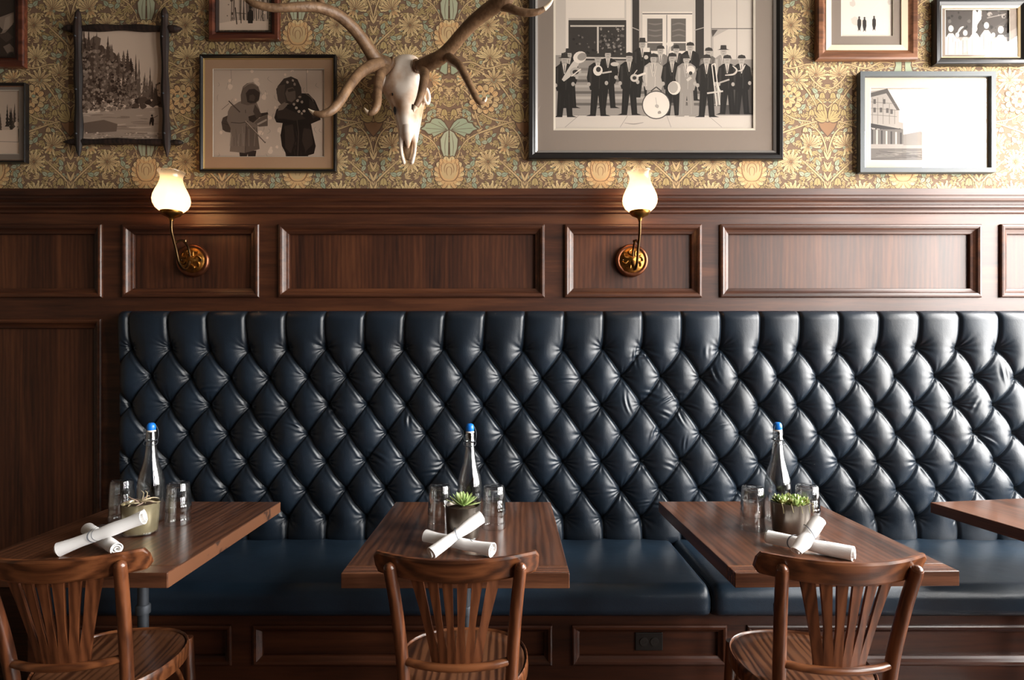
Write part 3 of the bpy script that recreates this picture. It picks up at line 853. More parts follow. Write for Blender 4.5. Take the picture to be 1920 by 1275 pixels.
# ---- potted succulents
POTM = plain('dull silver pot', (112, 105, 97), 0.30, 0.9, vary=0.2, vscale=14)
CLEAR = thin_glass('thick clear glass foot', tint=(0.95, 0.96, 0.94), base=0.12, edge=0.85, rough=0.05, blend=0.5)
SOIL = plain('gritty potting soil', (70, 52, 36), 0.95, vary=0.5, vscale=90, bump=0.8, bscale=120)
def make_pot(label, loc, r=0.057, h=0.108, mat=None):
    t = thing('potted_succulent', label, 'plant', loc, group='small potted plants, one per table')
    b = MB()
    b.lathe([(0.0, 0.006), (r*0.86, 0.006), (r*0.9, 0.010), (r*0.97, h*0.6), (r, h), (r-0.003, h+0.001), (r-0.005, h-0.004), (r*0.95-0.005, h*0.6)], seg=44)
    b.build('pot', mat or POTM, t)
    b = MB(); b.lathe([(0.0, 0.0), (r*0.88, 0.0), (r*0.92, 0.003), (r*0.90, 0.010), (0.0, 0.010)], seg=44); b.build('glass_foot', CLEAR, t)
    b = MB(); b.lathe([(r-0.005, h-0.010), (r*0.6, h-0.006), (r*0.25, h-0.003), (0.0, h-0.004)], seg=30); b.build('soil', SOIL, t)
    return t
def green(name, c, rough=0.45): return plain(name, c, rough, vary=0.25, vscale=25)
# spiky agave
p = at(868, 1009)
ag = make_pot('round metallic pot holding a spiky rosette of pale-edged green succulent leaves', p, 0.0555, 0.106)
rg = random.Random(3)
b = MB()
def fleshy(b, base, az, el, L, w, curl=0.3, th=0.3, m=0, n=8):
    """a thick pointed leaf that leaves base at azimuth az, elevation el and curls"""
    d = Vector((cos(az), sin(az), 0)); side = Vector((-sin(az), cos(az), 0))
    pos = Vector(base); rings = []
    for i in range(n+1):
        t = i/n
        e = el + curl*(t-0.3)
        fw = d*cos(e) + Vector((0, 0, 1))*sin(e); up = d*(-sin(e)) + Vector((0, 0, 1))*cos(e)
        wd = w*(0.62 + 0.9*t - 0.5*t*t)*sqrt(max(0.0, 1-t**2.2)) + 0.0004
        hh = wd*th
        rings.append([pos + side*wd*cos(a) + up*hh*(sin(a) if sin(a) < 0 else sin(a)*0.35) for a in [2*pi*j/8 for j in range(8)]])
        pos = pos + fw*(L/n)
    b.loft(rings, m, True)
zb_ = 0.104
for i in range(34):
    t = i/34
    az = i*2.39996; el = radians(12 + 66*t) + rg.uniform(-.08, .08); L = 0.056 - 0.022*t
    fleshy(b, (0.004*cos(az), 0.004*sin(az), zb_ + 0.006*t), az, el, L, 0.0072 - 0.002*t, 0.28, 0.4, m=(1 if i % 4 == 0 else 0))
b.build('rosette', [green('agave green', (150, 174, 104)), green('agave pale margin', (216, 226, 170))], ag)
# low mossy succulent
STEM = plain('dry stems', (170, 160, 118), 0.7)
p = at(1482, 1001)
ms = make_pot('round metallic pot holding a low mossy cluster of small green succulents', p, 0.0595, 0.105)
b = MB(); rg = random.Random(8)
for k in range(17):
    a, r = k*2.4, 0.050*sqrt((k+0.4)/17); c0 = (r*cos(a), r*sin(a), 0.100)
    for i in range(13):
        t = i/13; az = i*2.39996 + k
        fleshy(b, (c0[0], c0[1], c0[2] + 0.004*t), az, radians(20+60*t), rg.uniform(0.016, 0.024), rg.uniform(0.0046, 0.0068), 0.3, 0.45, m=rg.choice((0, 0, 1, 2)), n=5)
b.build('leaf_cluster', [green('sedum green', (140, 164, 90)), green('sedum pale', (200, 212, 146)), green('sedum olive', (134, 132, 70))], ms)
for i in range(5):
    a = -2.4 + i*0.42; r0 = 0.05
    x, y = r0*cos(a), r0*sin(a); q = 0.0645
    b = MB(); b.tube([(x*.8, y*.8, 0.103), (q*cos(a), q*sin(a), 0.110), (q*1.03*cos(a+.05), q*1.03*sin(a+.05), 0.100), (q*1.03*cos(a+.1), q*1.03*sin(a+.1), 0.090 - rg.uniform(0, .012))], 0.0009, 6)
    b.build('trailing_root', STEM, ms)
# curly air plant
p = at(263, 1000)
ap = make_pot('pale glass pot holding a curly beige air plant', p, 0.0555, 0.100, plain('cloudy cream glass', (150, 140, 112), 0.18, 0.55, vary=0.35, vscale=12))
b = MB(); rg = random.Random(21)
for i in range(17):
    az = i*2.39996 + rg.uniform(-.3, .3); L = rg.uniform(0.045, 0.078); cv = rg.uniform(-1.6, 1.6)
    pts = []; pos = Vector((0, 0, 0.097)); ang = az; el = rg.uniform(0.15, 0.9)
    for k in range(9):
        pts.append(pos.copy()); pos = pos + Vector((cos(ang)*cos(el), sin(ang)*cos(el), sin(el)))*(L/8)
        ang += cv*0.28; el -= 0.17
        if pos.z < 0.1 and Vector((pos.x, pos.y)).length > .05: pos.z = max(pos.z, 0.101)
    b.tube(pts, [0.0024, .0024, .0023, .0022, .002, .0017, .0014, .001, .0005], 7, m=i % 2, sub=3)
for dx in (0.0, 0.012):
    b.tube([(0.004+dx, 0, 0.098), (0.008+dx, 0.002, 0.120), (0.012+dx, -0.002, 0.132), (0.004+dx, 0.0, 0.139)], [0.002, .0018, .0015, .0007], 7)
b.build('curling_leaves', [plain('air plant beige', (186, 170, 138), 0.6, vary=.2), plain('air plant mauve grey', (150, 128, 112), 0.6, vary=.2)], ap)

# ---- napkin rolls
CLOTH = plain('white napkin cloth', (252, 250, 248), 0.9, spec=0.2, bump=0.35, bscale=700, sheen=0.3)
CLOTHG = plain('grey woven stripe', (122, 126, 134), 0.9, spec=0.2)
INK = plain('black printed mark', (34, 34, 36), 0.8)
def napkin(label, p0, p1, r0=0.021, r1=0.021, stripe=None, mark=None, seed=1, rot=0.0):
    """a cloth wound into a roll from p0 to p1; the roll lies along its own X axis"""
    p0, p1 = Vector(p0), Vector(p1); ax = p1 - p0; L = ax.length
    t = thing('napkin_roll', label, 'napkin', group='white rolled napkins crossed in pairs')
    t.location = (p0 + p1)/2
    t.rotation_euler = ax.to_track_quat('X', 'Z').to_euler()
    rg = random.Random(seed); ph = rg.uniform(0, 6)
    nl, turns, per = 26, 2.6, 30
    npt = int(turns*per)
    def rad(u): return r0 + (r1-r0)*u + 0.0012*sin(5*u+ph) + 0.0010*sin(11*u+2*ph) + 0.0022*(abs(2*u-1)**5) - 0.0018*math.exp(-((u-0.48)/0.09)**2)
    b = MB(); rings = []
    for i in range(nl+1):
        u = i/nl; row_o, row_i = [], []
        for j in range(npt+1):
            v = j/npt
            a = rot + 2*pi*turns*v + 1.9*(u-0.5)*v + 0.10*sin(6*u+ph)
            edge = 1.0 - 0.004*(v > .97)
            r = rad(u)*(0.22 + 0.78*v)*(1 + 0.03*sin(2*a+ph+3*u))*edge
            ext = 0.004*sin(9*v+ph)*(abs(2*u-1)**4) * (1 if u > .5 else -1)
            row_o.append((-L/2 + L*u + ext, r*cos(a), r*sin(a)))
            ri = max(0.001, r - 0.0022)
            row_i.append((-L/2 + L*u + ext, ri*cos(a), ri*sin(a)))
        rings.append(row_o + row_i[::-1])
    b.loft(rings, 0, True, True, True)
    body = b.build('cloth', CLOTH, t)
    if stripe:
        b = MB()
        for c, w, sk in stripe:
            ring = []
            for k in range(2):
                row = []
                for j in range(41):
                    a = 2*pi*j/40
                    u = c + (w if k else 0)/L + sk*0.5*(cos(a))/L*0.02
                    r = rad(u)*1.035 + 0.0006
                    row.append((-L/2 + L*u, r*cos(a), r*sin(a)))
                ring.append(row)
            b.loft(ring, 0, True, False, False, closed=False)
        b.build('stripe', CLOTHG, body)
    if mark:
        c, a0 = mark
        b = MB()
        for (du, da, w, h) in ((0, 0, 0.010, 0.34), (0.008, 0.30, 0.007, 0.2), (-0.006, -0.26, 0.006, 0.16)):
            pts = []
            for j in range(10):
                q = 2*pi*j/10
                u = c + (du + w*0.5*cos(q) + 0.004*sin(q))/L; a = a0 + da + h*0.5*sin(q); r = rad(u)*1.035 + 0.0005
                pts.append((-L/2 + L*u, r*cos(a), r*sin(a)))
            b.add(pts, [tuple(range(10))], 0)
        b.build('printed_mark', INK, body)
    return t
def px3(px, py, z): return at(px, py, z)
ZL = TZ + 0.0225
def crossed(labA, labB, lo, up, rl_, ru_, optA, optB):
    """lower roll flat on the table, upper roll with one end down and the other propped up over it"""
    A0, A1 = at(lo[0][0], lo[0][1], ZL), at(lo[1][0], lo[1][1], ZL)
    B0 = at(up[0][0], up[0][1], TZ + ru_[0])
    z = 0.80
    while z < 0.95:
        B1 = at(up[1][0], up[1][1], z)
        r = Vector((B1.x-B0.x, B1.y-B0.y)); s = Vector((A1.x-A0.x, A1.y-A0.y)); dl = Vector((A0.x-B0.x, A0.y-B0.y))
        k = (dl.x*s.y - dl.y*s.x)/(r.x*s.y - r.y*s.x)
        if B0.z + (B1.z-B0.z)*k >= ZL + max(rl_)*1.1 + max(ru_)*1.1 + 0.003: break
        z += 0.001
    napkin(labA, A0, A1, rl_[0], rl_[1], **optA)
    napkin(labB, B0, B1, ru_[0], ru_[1], **optB)
crossed('white napkin roll lying flat under another, before the spiky green succulent', 'white napkin roll with grey stripe, propped over another before the spiky green succulent',
        ((799, 1006), (923, 1030)), ((807, 1037), (902, 968)), (0.0205, 0.0200), (0.0190, 0.0210), dict(mark=(0.69, 1.75), seed=4, rot=0.5), dict(stripe=[(0.50, 0.0035, 1.0)], seed=9, rot=2.0))
crossed('white napkin roll lying flat under another, before the low mossy succulent', 'white napkin roll with dark stripe, propped over another before the low mossy succulent',
        ((1438, 1006), (1601, 1037)), ((1494, 1034), (1533, 976)), (0.0215, 0.0205), (0.0190, 0.0230), dict(stripe=[(0.33, 0.004, 1.5)], mark=(0.66, 1.55), seed=12, rot=1.0), dict(stripe=[(0.60, 0.003, 1.2)], seed=15, rot=0.2))
crossed('white napkin roll mostly hidden under another, before the curly air plant', 'white napkin roll with grey stripes, propped over another before the curly air plant',
        ((166, 992), (220, 1029)), ((108, 1030), (270, 969)), (0.0200, 0.0200), (0.0205, 0.0215), dict(seed=22, rot=0.8), dict(stripe=[(0.44, 0.004, 1.6), (0.49, 0.002, 1.6)], seed=27, rot=2.6))
# =================================================================== framed photographs
PD = 2.785
def tones(name, dark, light, n=9):
    return [plain('%s tone' % name, tuple(dark[i] + (light[i]-dark[i])*k/(n-1) for i in range(3)), 0.55, spec=0.3) for k in range(n)]
class Print(Art):
    """artwork given in photo pixels, y running down"""
    def poly(s, pts, c): s.polys.append((np.array([(float(p[0]), -float(p[1])) for p in pts]), c))
    def line(s, pts, w, c): s.stroke(pts, w, c, sub=1, taper=False)
    def conifer(s, x, yb, h, w, c, rg, tiers=6):
        L_, R_ = [], []
        for i in range(tiers):
            t = i/tiers
            L_ += [(x - w/2*(1-t)*rg.uniform(.8, 1.1), yb - h*t), (x - w/2*(1-t)*0.45, yb - h*(t+0.6/tiers))]
            R_ += [(x + w/2*(1-t)*rg.uniform(.8, 1.1), yb - h*t), (x + w/2*(1-t)*0.45, yb - h*(t+0.6/tiers))]
        s.poly(L_ + [(x, yb-h)] + R_[::-1], c)
    def blob(s, x, y, r, c, rg, n=9, sq=1.0):
        s.poly([(x + r*rg.uniform(.65, 1.15)*cos(2*pi*i/n), y + sq*r*rg.uniform(.65, 1.15)*sin(2*pi*i/n)) for i in range(n)], c)

def picture(label, rect, fw, frame_mat, photo, art, tn, bg, mat_mat=None, liners=(), depth=0.026, be=0.003, bevelled=True, name='framed_photograph', build_frame=True, glass=True):
    x0, y0, x1, y1 = rect
    c = Vector((wx((x0+x1)/2, PD), 2.806, wz(y1, PD)))
    t = thing(name, label, 'picture', c, group='framed old photographs on the papered wall')
    def lx(px): return wx(px, PD) - c.x
    def lz(py): return wz(py, PD) - c.z
    k = PD/F
    X0, X1, Z0, Z1 = lx(x0), lx(x1), lz(y1), lz(y0)
    if build_frame:
        w = fw*k
        if bevelled: pr = [(0, 0), (0, depth*0.78), (w*0.12, depth), (w*0.55, depth*0.96), (w*0.82, depth*0.72), (w, depth*0.62), (w, 0.0)]
        else: pr = [(0, 0), (0, depth), (w, depth), (w, 0.0)]
        b = MB(); b.frame(X0, X1, Z0, Z1, pr); fr = b.build('frame', frame_mat, t, bevel=0.0012)
        ins = w
        for (lw, dp, mt) in liners:
            l = lw*k
            b = MB(); b.frame(X0+ins-0.0005, X1-ins+0.0005, Z0+ins-0.0005, Z1-ins+0.0005, [(0, 0), (0, depth*dp), (l, depth*dp*0.75), (l, 0.0)]); b.build('liner', mt, fr)
            ins += l
    else: ins = fw*k
    if mat_mat:
        b = MB()
        ax0, ax1, az0, az1 = lx(photo[0]), lx(photo[2]), lz(photo[3]), lz(photo[1])
        ox0, ox1, oz0, oz1 = X0+ins-0.002, X1-ins+0.002, Z0+ins-0.002, Z1-ins+0.002
        f0, f1 = 0.0105, 0.012
        b.add([(ox0,-f1,oz0),(ox1,-f1,oz0),(ox1,-f1,oz1),(ox0,-f1,oz1),(ax0,-f1,az0),(ax1,-f1,az0),(ax1,-f1,az1),(ax0,-f1,az1)],
              [(0,1,5,4),(1,2,6,5),(2,3,7,6),(3,0,4,7)])
        b.add([(ax0,-f1,az0),(ax1,-f1,az0),(ax1,-f1,az1),(ax0,-f1,az1),(ax0+be,-f0,az0+be),(ax1-be,-f0,az0+be),(ax1-be,-f0,az1-be),(ax0+be,-f0,az1-be)],
              [(0,1,5,4),(1,2,6,5),(2,3,7,6),(3,0,4,7)], 1)
        b.build('mat_board', [mat_mat, MATEDGE], t)
    b = MB()
    px0, py0, px1, py1 = photo
    b.box(lx(px0)-0.002, lx(px1)+0.002, -0.0040, -0.0015, lz(py1)-0.002, lz(py0)+0.002, bg)
    lo = (lx(px0)-0.001, lx(px1)+0.001, lz(py1)-0.001, lz(py0)+0.001)
    pr_ = art_mesh('photo_print', [(art, 0, 0, 1)], tn, t, lambda x, y: (min(max(lx(x), lo[0]), lo[1]), min(max(lz(-y), lo[2]), lo[3])), step=1.2e-5, y0=-0.0041, mb=b)
    if glass:
        b = MB(); b.add([(X0+fw*k-0.001, -0.0145, Z0+fw*k-0.001), (X1-fw*k+0.001, -0.0145, Z0+fw*k-0.001), (X1-fw*k+0.001, -0.0145, Z1-fw*k+0.001), (X0+fw*k-0.001, -0.0145, Z1-fw*k+0.001)], [(0, 1, 2, 3)])
        b.build('glass_pane', M['glass'], t)
    return t
MATEDGE = plain('cream mat bevel', (226, 214, 196), 0.7)
MAT_GREY = plain('warm grey mat board', (146, 131, 119), 0.8)
MAT_TAN = plain('tan mat board', (196, 156, 122), 0.8)
MAT_CREAM = plain('cream mat board', (222, 205, 180), 0.8)
FR_RED = wood('frame mahogany', (44, 18, 12), (84, 40, 26), (112, 60, 40), axis='X', rough=0.35, coat=0.4)
FR_BROWN = wood('frame warm brown', (70, 42, 26), (112, 70, 46), (138, 92, 64), axis='X', rough=0.4, coat=0.3)
FR_RUST = wood('frame rustic dark', (16, 10, 8), (32, 21, 17), (54, 37, 31), axis='Z', rough=0.6, coat=0.05)
FR_GREY = plain('grey painted frame', (76, 80, 82), 0.5, vary=0.1)
GOLDL = plain('gilt liner', (206, 172, 112), 0.4, 0.6)
SILV = plain('silver liner', (190, 186, 184), 0.3, 0.8)
CREAMW = plain('cream liner', (224, 204, 176), 0.6)
SEP = tones('sepia', (36, 21, 14), (252, 224, 200))
NEU = tones('warm black and white', (28, 24, 23), (246, 232, 218))

# --- forest river (rustic crossed frame)
a = Print(); rg = random.Random(2)
a.rect(150, 55, 310, 262, 7)
for i in range(16): a.blob(150 + rg.uniform(0, 60), rg.uniform(72, 120), rg.uniform(8, 15), rg.choice((2, 3, 3)), rg)
for i in range(44):
    x = 150 + 96*rg.random()**1.3; yb = 150 + rg.uniform(-20, 52)
    a.conifer(x, yb, rg.uniform(60, 100)*(1.1-(x-150)/140), rg.uniform(16, 28), rg.choice((1, 2, 2, 3, 3)), rg, 9)
for i in range(24):
    x = rg.uniform(226, 308); yb = rg.uniform(172, 196)
    a.conifer(x, yb, rg.uniform(34, 84)*(1.0 if x < 270 else 0.72), rg.uniform(8, 13), rg.choice((2, 3, 3)), rg)
for i in range(520):
    x = 150 + 105*rg.random()**1.2; y = rg.uniform(72 + (x-150)*0.62, 205); a.blob(x, y, rg.uniform(1.2, 4.2), rg.choice((1, 2, 3, 3, 4, 4, 5)), rg, 6)
for i in range(120): a.blob(rg.uniform(226, 308), rg.uniform(150, 196), rg.uniform(1, 2.6), rg.choice((2, 3, 4)), rg, 6)
for i in range(60):
    x = rg.uniform(150, 240); a.blob(x, rg.uniform(188, 214), rg.uniform(2, 5), rg.choice((3, 4, 4, 5)), rg, 6, 0.7)
a.poly([(150, 212), (200, 206), (240, 201), (310, 198), (310, 262), (150, 262)], 5)
for i in range(18): a.blob(248+rg.uniform(0, 60), 192 + rg.uniform(-10, 6), rg.uniform(5, 9), rg.choice((1, 2, 2)), rg, 8, 0.7)
for i in range(46):
    x, y = rg.uniform(155, 300), rg.uniform(207, 258); w = rg.uniform(12, 50); a.stroke([(x-w/2, y), (x, y+rg.uniform(-1, 1)), (x+w/2, y+rg.uniform(-1, 1))], rg.uniform(1, 3), rg.choice((4, 4, 5, 6, 6)))
a.poly([(152, 228), (190, 222), (216, 230), (214, 244), (154, 248)], 3); a.poly([(262, 214), (310, 201), (310, 222), (280, 224)], 5)
for i in range(60): a.blob(rg.uniform(155, 305), rg.uniform(246, 260), rg.uniform(1, 3), rg.choice((4, 6, 7)), rg, 6, .6)
a.poly([(278, 218), (283, 216), (285, 222), (284, 233), (281, 233), (280, 226), (277, 234), (276, 228)], 0); a.ell(281, 214, 2, 2.2, 0); a.line([(283, 219), (292, 214)], 1, 1)
rust = picture('forest river photograph in a rustic dark frame of crossed sticks', (146, 51, 311, 266), 6, None, (150, 54, 308, 262), a, SEP, 7, build_frame=False, glass=False)
cR = Vector(rust.location)
def rl(px, py, y): return (wx(px, PD)-cR.x, y, wz(py, PD)-cR.z)
for pts, yy in (([(147, 18), (146, 60), (147, 140), (148, 230), (148, 293)], -0.022), ([(309, 14), (309, 60), (310, 150), (312, 230), (314, 294)], -0.022), ([(113, 52), (160, 51), (230, 50), (300, 52), (340, 52)], -0.012), ([(117, 265), (160, 265), (230, 264), (300, 266), (342, 266)], -0.012)):
    b = MB(); rg2 = random.Random(int(pts[0][0]))
    p3 = [rl(px, py, yy) for px, py in pts]
    pp, _ = crom([Vector(p) for p in p3], [1]*len(p3), 6)
    n = len(pp); rr = []
    for i in range(n):
        u = i/(n-1); e = min(u, 1-u)
        rr.append((0.0195 if yy < -0.02 else 0.0175)*(0.88 + 0.14*sin(23*u + pts[0][0]))*min(1, 0.18 + e*13))
    b.tube(pp, rr, 8, 0, sub=1, smooth=False); b.build('frame_stick', FR_RUST, rust)
    for q in (0.14, 0.86, 0.32, 0.62) if yy < -0.02 else ():
        b = MB(); i = int(q*(n-1)); p = pp[i]; b.lathe([(0.0, 0.005), (0.003, 0.0045), (0.0045, 0.002), (0.0048, 0.0)], (p.x, p.y - rr[i]*0.95, p.z), 10, axis='Y')
        b.build('frame_nail', M['steel'], rust)
# --- two figures in parkas
a = Print(); rg = random.Random(5)
a.rect(395, 125, 610, 295, 7)
for i in range(120): a.blob(rg.uniform(398, 606), rg.uniform(128, 292), rg.uniform(2, 6), rg.choice((7, 7, 7, 8)), rg, 7)
for i in range(40):
    x, y = rg.uniform(398, 606), rg.uniform(128, 292); a.stroke([(x, y), (x+rg.uniform(-4, 4), y+5), (x+rg.uniform(-6, 6), y+rg.uniform(6, 14))], 0.7, 5)
a.line([(572, 127), (573, 170)], 1, 5); a.line([(430, 128), (431, 150)], 0.8, 5)
def z1(pts): return [(x/2.909, y/2.909) for x, y in pts]
# first figure: khaki parka
a.poly(z1([(1295, 815), (1390, 815), (1384, 858), (1346, 858), (1342, 832), (1336, 858), (1300, 858)]), 1)
a.poly(z1([(1198, 660), (1206, 634), (1232, 622), (1252, 640), (1248, 716), (1222, 712), (1204, 700)]), 2); a.line(z1([(1206, 664), (1244, 676)]), 1, 1)
a.poly(z1([(1292, 548), (1328, 536), (1392, 552), (1408, 590), (1404, 640), (1396, 688), (1400, 742), (1408, 806), (1326, 828), (1244, 820), (1252, 730), (1248, 690), (1228, 650), (1238, 600), (1256, 572)]), 4)
a.poly(z1([(1330, 680), (1392, 690), (1402, 760), (1408, 806), (1326, 828)]), 3); a.line(z1([(1330, 590), (1336, 700), (1328, 826)]), 1.2, 2)
for i in range(16): a.line([(x0/2.909, y0/2.909) for x0, y0 in ((1250+i*9, 700+rg.uniform(-20, 60)), (1250+i*9+rg.uniform(-10, 10), 790))], 0.8, rg.choice((3, 5)))
a.poly(z1([(1234, 600), (1250, 570), (1290, 560), (1340, 620), (1352, 636), (1344, 660), (1300, 668), (1250, 668), (1230, 640)]), 4); a.line(z1([(1250, 660), (1300, 664), (1344, 656)]), 1.4, 2)
a.poly(z1([(1306, 556), (1304, 510), (1316, 464), (1340, 444), (1372, 440), (1400, 462), (1412, 500), (1404, 540), (1380, 560), (1340, 566)]), 3)
a.poly(z1([(1340, 548), (1332, 500), (1350, 478), (1380, 476), (1408, 496), (1404, 532), (1386, 552), (1360, 556)]), 1); a.poly(z1([(1350, 540), (1352, 512), (1372, 506), (1384, 520), (1378, 544)]), 2)
a.stroke(z1([(1318, 470), (1344, 450), (1372, 446), (1398, 464)]), 2, 5)
a.poly(z1([(1346, 628), (1400, 612), (1452, 604), (1456, 616), (1404, 634), (1372, 662), (1350, 650)]), 1); a.poly(z1([(1380, 664), (1412, 632), (1452, 618), (1452, 680), (1404, 684)]), 3); a.poly(z1([(1392, 668), (1446, 640), (1448, 650), (1398, 676)]), 6)
a.poly(z1([(1382, 560), (1404, 590), (1420, 620), (1392, 640), (1372, 600)]), 2)
a.line(z1([(1238, 542), (1300, 604)]), 2.2, 2); a.line(z1([(1330, 656), (1440, 772)]), 2.6, 3); a.line(z1([(1330, 652), (1438, 766)]), 0.9, 7); a.line(z1([(1200, 590), (1240, 556)]), 0.9, 3)
# second figure: dark parka
a.poly(z1([(1548, 815), (1660, 820), (1680, 856), (1552, 856)]), 2)
a.poly(z1([(1532, 560), (1580, 560), (1640, 500), (1676, 502), (1712, 540), (1738, 600), (1742, 646), (1690, 668), (1700, 720), (1716, 790), (1706, 832), (1640, 850), (1560, 846), (1530, 790), (1522, 730), (1534, 664), (1500, 660), (1488, 634), (1500, 590)]), 0)
for i in range(22):
    x, y = rg.uniform(1540, 1690), rg.uniform(670, 830); a.line(z1([(x, y), (x+rg.uniform(-10, 10), y+rg.uniform(10, 40))]), 0.9, 1)
a.line(z1([(1612, 640), (1622, 720), (1616, 846)]), 1.0, 2)
a.poly(z1([(1545, 680), (1590, 670), (1600, 760), (1580, 830), (1548, 800)]), 1); a.poly(z1([(1650, 690), (1690, 700), (1700, 780), (1660, 820), (1640, 760)]), 1); a.poly(z1([(1680, 530), (1712, 560), (1730, 620), (1700, 640), (1680, 590)]), 1); a.stroke(z1([(1660, 502), (1690, 522), (1704, 548)]), 2.0, 3)
a.poly(z1([(1500, 500), (1506, 462), (1540, 420), (1580, 408), (1616, 424), (1636, 470), (1640, 520), (1610, 560), (1570, 560), (1530, 548)]), 1)
a.poly(z1([(1498, 476), (1516, 456), (1548, 452), (1544, 500), (1556, 556), (1530, 568), (1508, 540)]), 2)
a.poly(z1([(1548, 500), (1560, 474), (1590, 466), (1604, 490), (1606, 530), (1584, 550), (1560, 540)]), 3); a.poly(z1([(1560, 480), (1590, 472), (1602, 486), (1566, 494)]), 1)
for q in ((1596, 560), (1616, 540), (1628, 520), (1640, 548), (1610, 580), (1624, 600), (1640, 612), (1652, 598), (1560, 440), (1590, 430), (1600, 450)): a.blob(q[0]/2.909, q[1]/2.909, 3.0, rg.choice((6, 5, 7)), rg, 6)
a.poly(z1([(1500, 600), (1530, 570), (1570, 590), (1640, 620), (1660, 640), (1600, 650), (1540, 640), (1506, 640)]), 1); a.poly(z1([(1510, 570), (1546, 548), (1560, 566), (1536, 590), (1510, 596)]), 4)
picture('photograph of two people in hooded parkas, tan mat and thin black frame', (374, 102, 630, 322), 6, M['black'], (397, 127, 607, 293), a, SEP, 7, MAT_TAN, [(2.5, 0.62, GOLDL)])
# --- snow scene cut by the photo's left border
a = Print(); rg = random.Random(9)
a.rect(-130, 160, 40, 300, 7); a.rect(-130, 166, 40, 232, 7)
for i in range(46): a.conifer(rg.uniform(-128, 40), rg.uniform(232, 246), rg.uniform(18, 46), rg.uniform(6, 10), rg.choice((0, 1, 2, 2)), rg)
a.poly([(-130, 246), (40, 240), (40, 300), (-130, 300)], 8)
a.poly([(17, 262), (18, 240), (24, 234), (30, 238), (33, 264)], 8); a.ell(26, 230, 5, 5, 8); a.poly([(29, 264), (28, 240), (31, 233), (34, 238), (34, 264)], 0); a.line([(-40, 262), (30, 264)], 1, 5)
picture('snowy forest photograph in a thin black frame, nearest below the mahogany one', (-150, 155, 48, 305), 5, M['black'], (-130, 167, 33, 288), a, SEP, 7, MAT_GREY, [(2, 0.6, FR_BROWN)])  # brown liner puts an orange reflection on the frame's inner edge into colour
# --- dark mountain picture, mahogany frame
a = Print(); rg = random.Random(12)
a.rect(-140, -70, 30, 110, 1)
a.poly([(-120, 60), (-90, 20), (-50, 40), (-10, 30), (22, 18), (20, 40), (0, 62), (-20, 52), (-60, 80), (-100, 90)], 5)
a.poly([(0, 84), (12, 78), (22, 88), (22, 105), (10, 100)], 4); a.poly([(-10, 62), (8, 56), (20, 66), (6, 76)], 2)
for i in range(30): a.blob(rg.uniform(-130, 26), rg.uniform(-60, 105), rg.uniform(3, 9), rg.choice((0, 1, 1, 2)), rg)
a.poly([(4, 30), (22, 20), (22, 36), (10, 50), (0, 54)], 6)
picture('dark mountain photograph in a mahogany frame, above the snowy forest picture', (-160, -90, 45, 125), 17, FR_RED, (-140, -70, 24, 108), a, SEP, 1, None, [(4, 0.8, plain('dark liner', (36, 18, 12), .5))])
# --- small winter scene
a = Print(); rg = random.Random(15)
a.rect(400, -90, 505, 60, 7)
for i in range(26):
    x = rg.uniform(432, 500); a.line([(x, rg.uniform(-80, -10)), (x+rg.uniform(-3, 3), rg.uniform(30, 42))], rg.uniform(0.8, 1.8), rg.choice((1, 2, 3)))
for i in range(50): a.blob(rg.uniform(420, 500), rg.uniform(-80, 40), rg.uniform(1, 3.5), rg.choice((2, 4, 5, 8)), rg, 6)
a.poly([(400, 40), (440, 34), (505, 36), (505, 60), (400, 60)], 8)
a.poly([(462, 40), (461, 22), (464, 14), (469, 13), (472, 22), (471, 40)], 0); a.ell(467, 10, 3, 3.4, 0); a.line([(438, 10), (441, 42)], 2, 1); a.line([(448, 8), (449, 40)], 1.6, 1); a.line([(438, 20), (458, 22)], 1.2, 1)
picture('small winter woods photograph in a mahogany frame beside the antler tip', (391, -110, 523, 74), 14, FR_RED, (408, -90, 500, 52), a, SEP, 7, None, [(3, 0.8, plain('dark inner lip', (40, 22, 16), .5))])
# --- brass band
a = Print(); rg = random.Random(20)
a.rect(1040, -120, 1420, 246, 7)
a.rect(1040, 100, 1420, 216, 5)
for y, t in ((124, 4), (134, 6), (146, 3), (156, 6), (168, 3), (178, 6), (190, 3), (200, 5)): a.rect(1040, y, 1420, y+5, t)
a.rect(1066, 34, 1176, 110, 1); a.rect(1066, -110, 1172, 30, 8); a.line([(1070, 45), (1172, 45)], 3, 7); a.line([(1122, 45), (1122, 104)], 3.5, 7); a.line([(1064, -110), (1064, 108)], 5, 8); a.line([(1180, -110), (1180, 112)], 9, 8)
for i in range(90): a.blob(rg.uniform(1126, 1172), rg.uniform(48, 98), rg.uniform(1, 3.4), rg.choice((0, 1, 3, 4, 5)), rg, 6)
for i in range(40): a.blob(rg.uniform(1074, 1120), rg.uniform(60, 100), rg.uniform(1, 3), rg.choice((0, 1, 1, 3)), rg, 6)
a.rect(1187, -110, 1200, 120, 1); a.rect(1306, -110, 1322, 120, 1); a.rect(1200, -110, 1306, 110, 7); a.rect(1206, 18, 1300, 110, 8); a.line([(1206, 22), (1300, 22)], 2, 3)
a.rect(1215, 31, 1244, 92, 3); a.rect(1260, 31, 1288, 92, 3); a.line([(1215, 76), (1288, 76)], 2.5, 8); a.line([(1252, 24), (1252, 108)], 2, 5)
for y in (40, 52, 62): a.stroke([(1217, y), (1230, y+2), (1243, y)], 3, 4); a.stroke([(1262, y+3), (1275, y), (1287, y+3)], 3, 4)
for p in (((1187, 48), (1202, 54)), ((1304, 53), (1322, 48))): a.line(p, 1.6, 6)
a.rect(1336, 50, 1416, 108, 6); a.poly([(1340, 66), (1370, 50), (1416, 50), (1416, 108), (1340, 108)], 7); a.poly([(1336, 52), (1348, 52), (1338, 66)], 2)
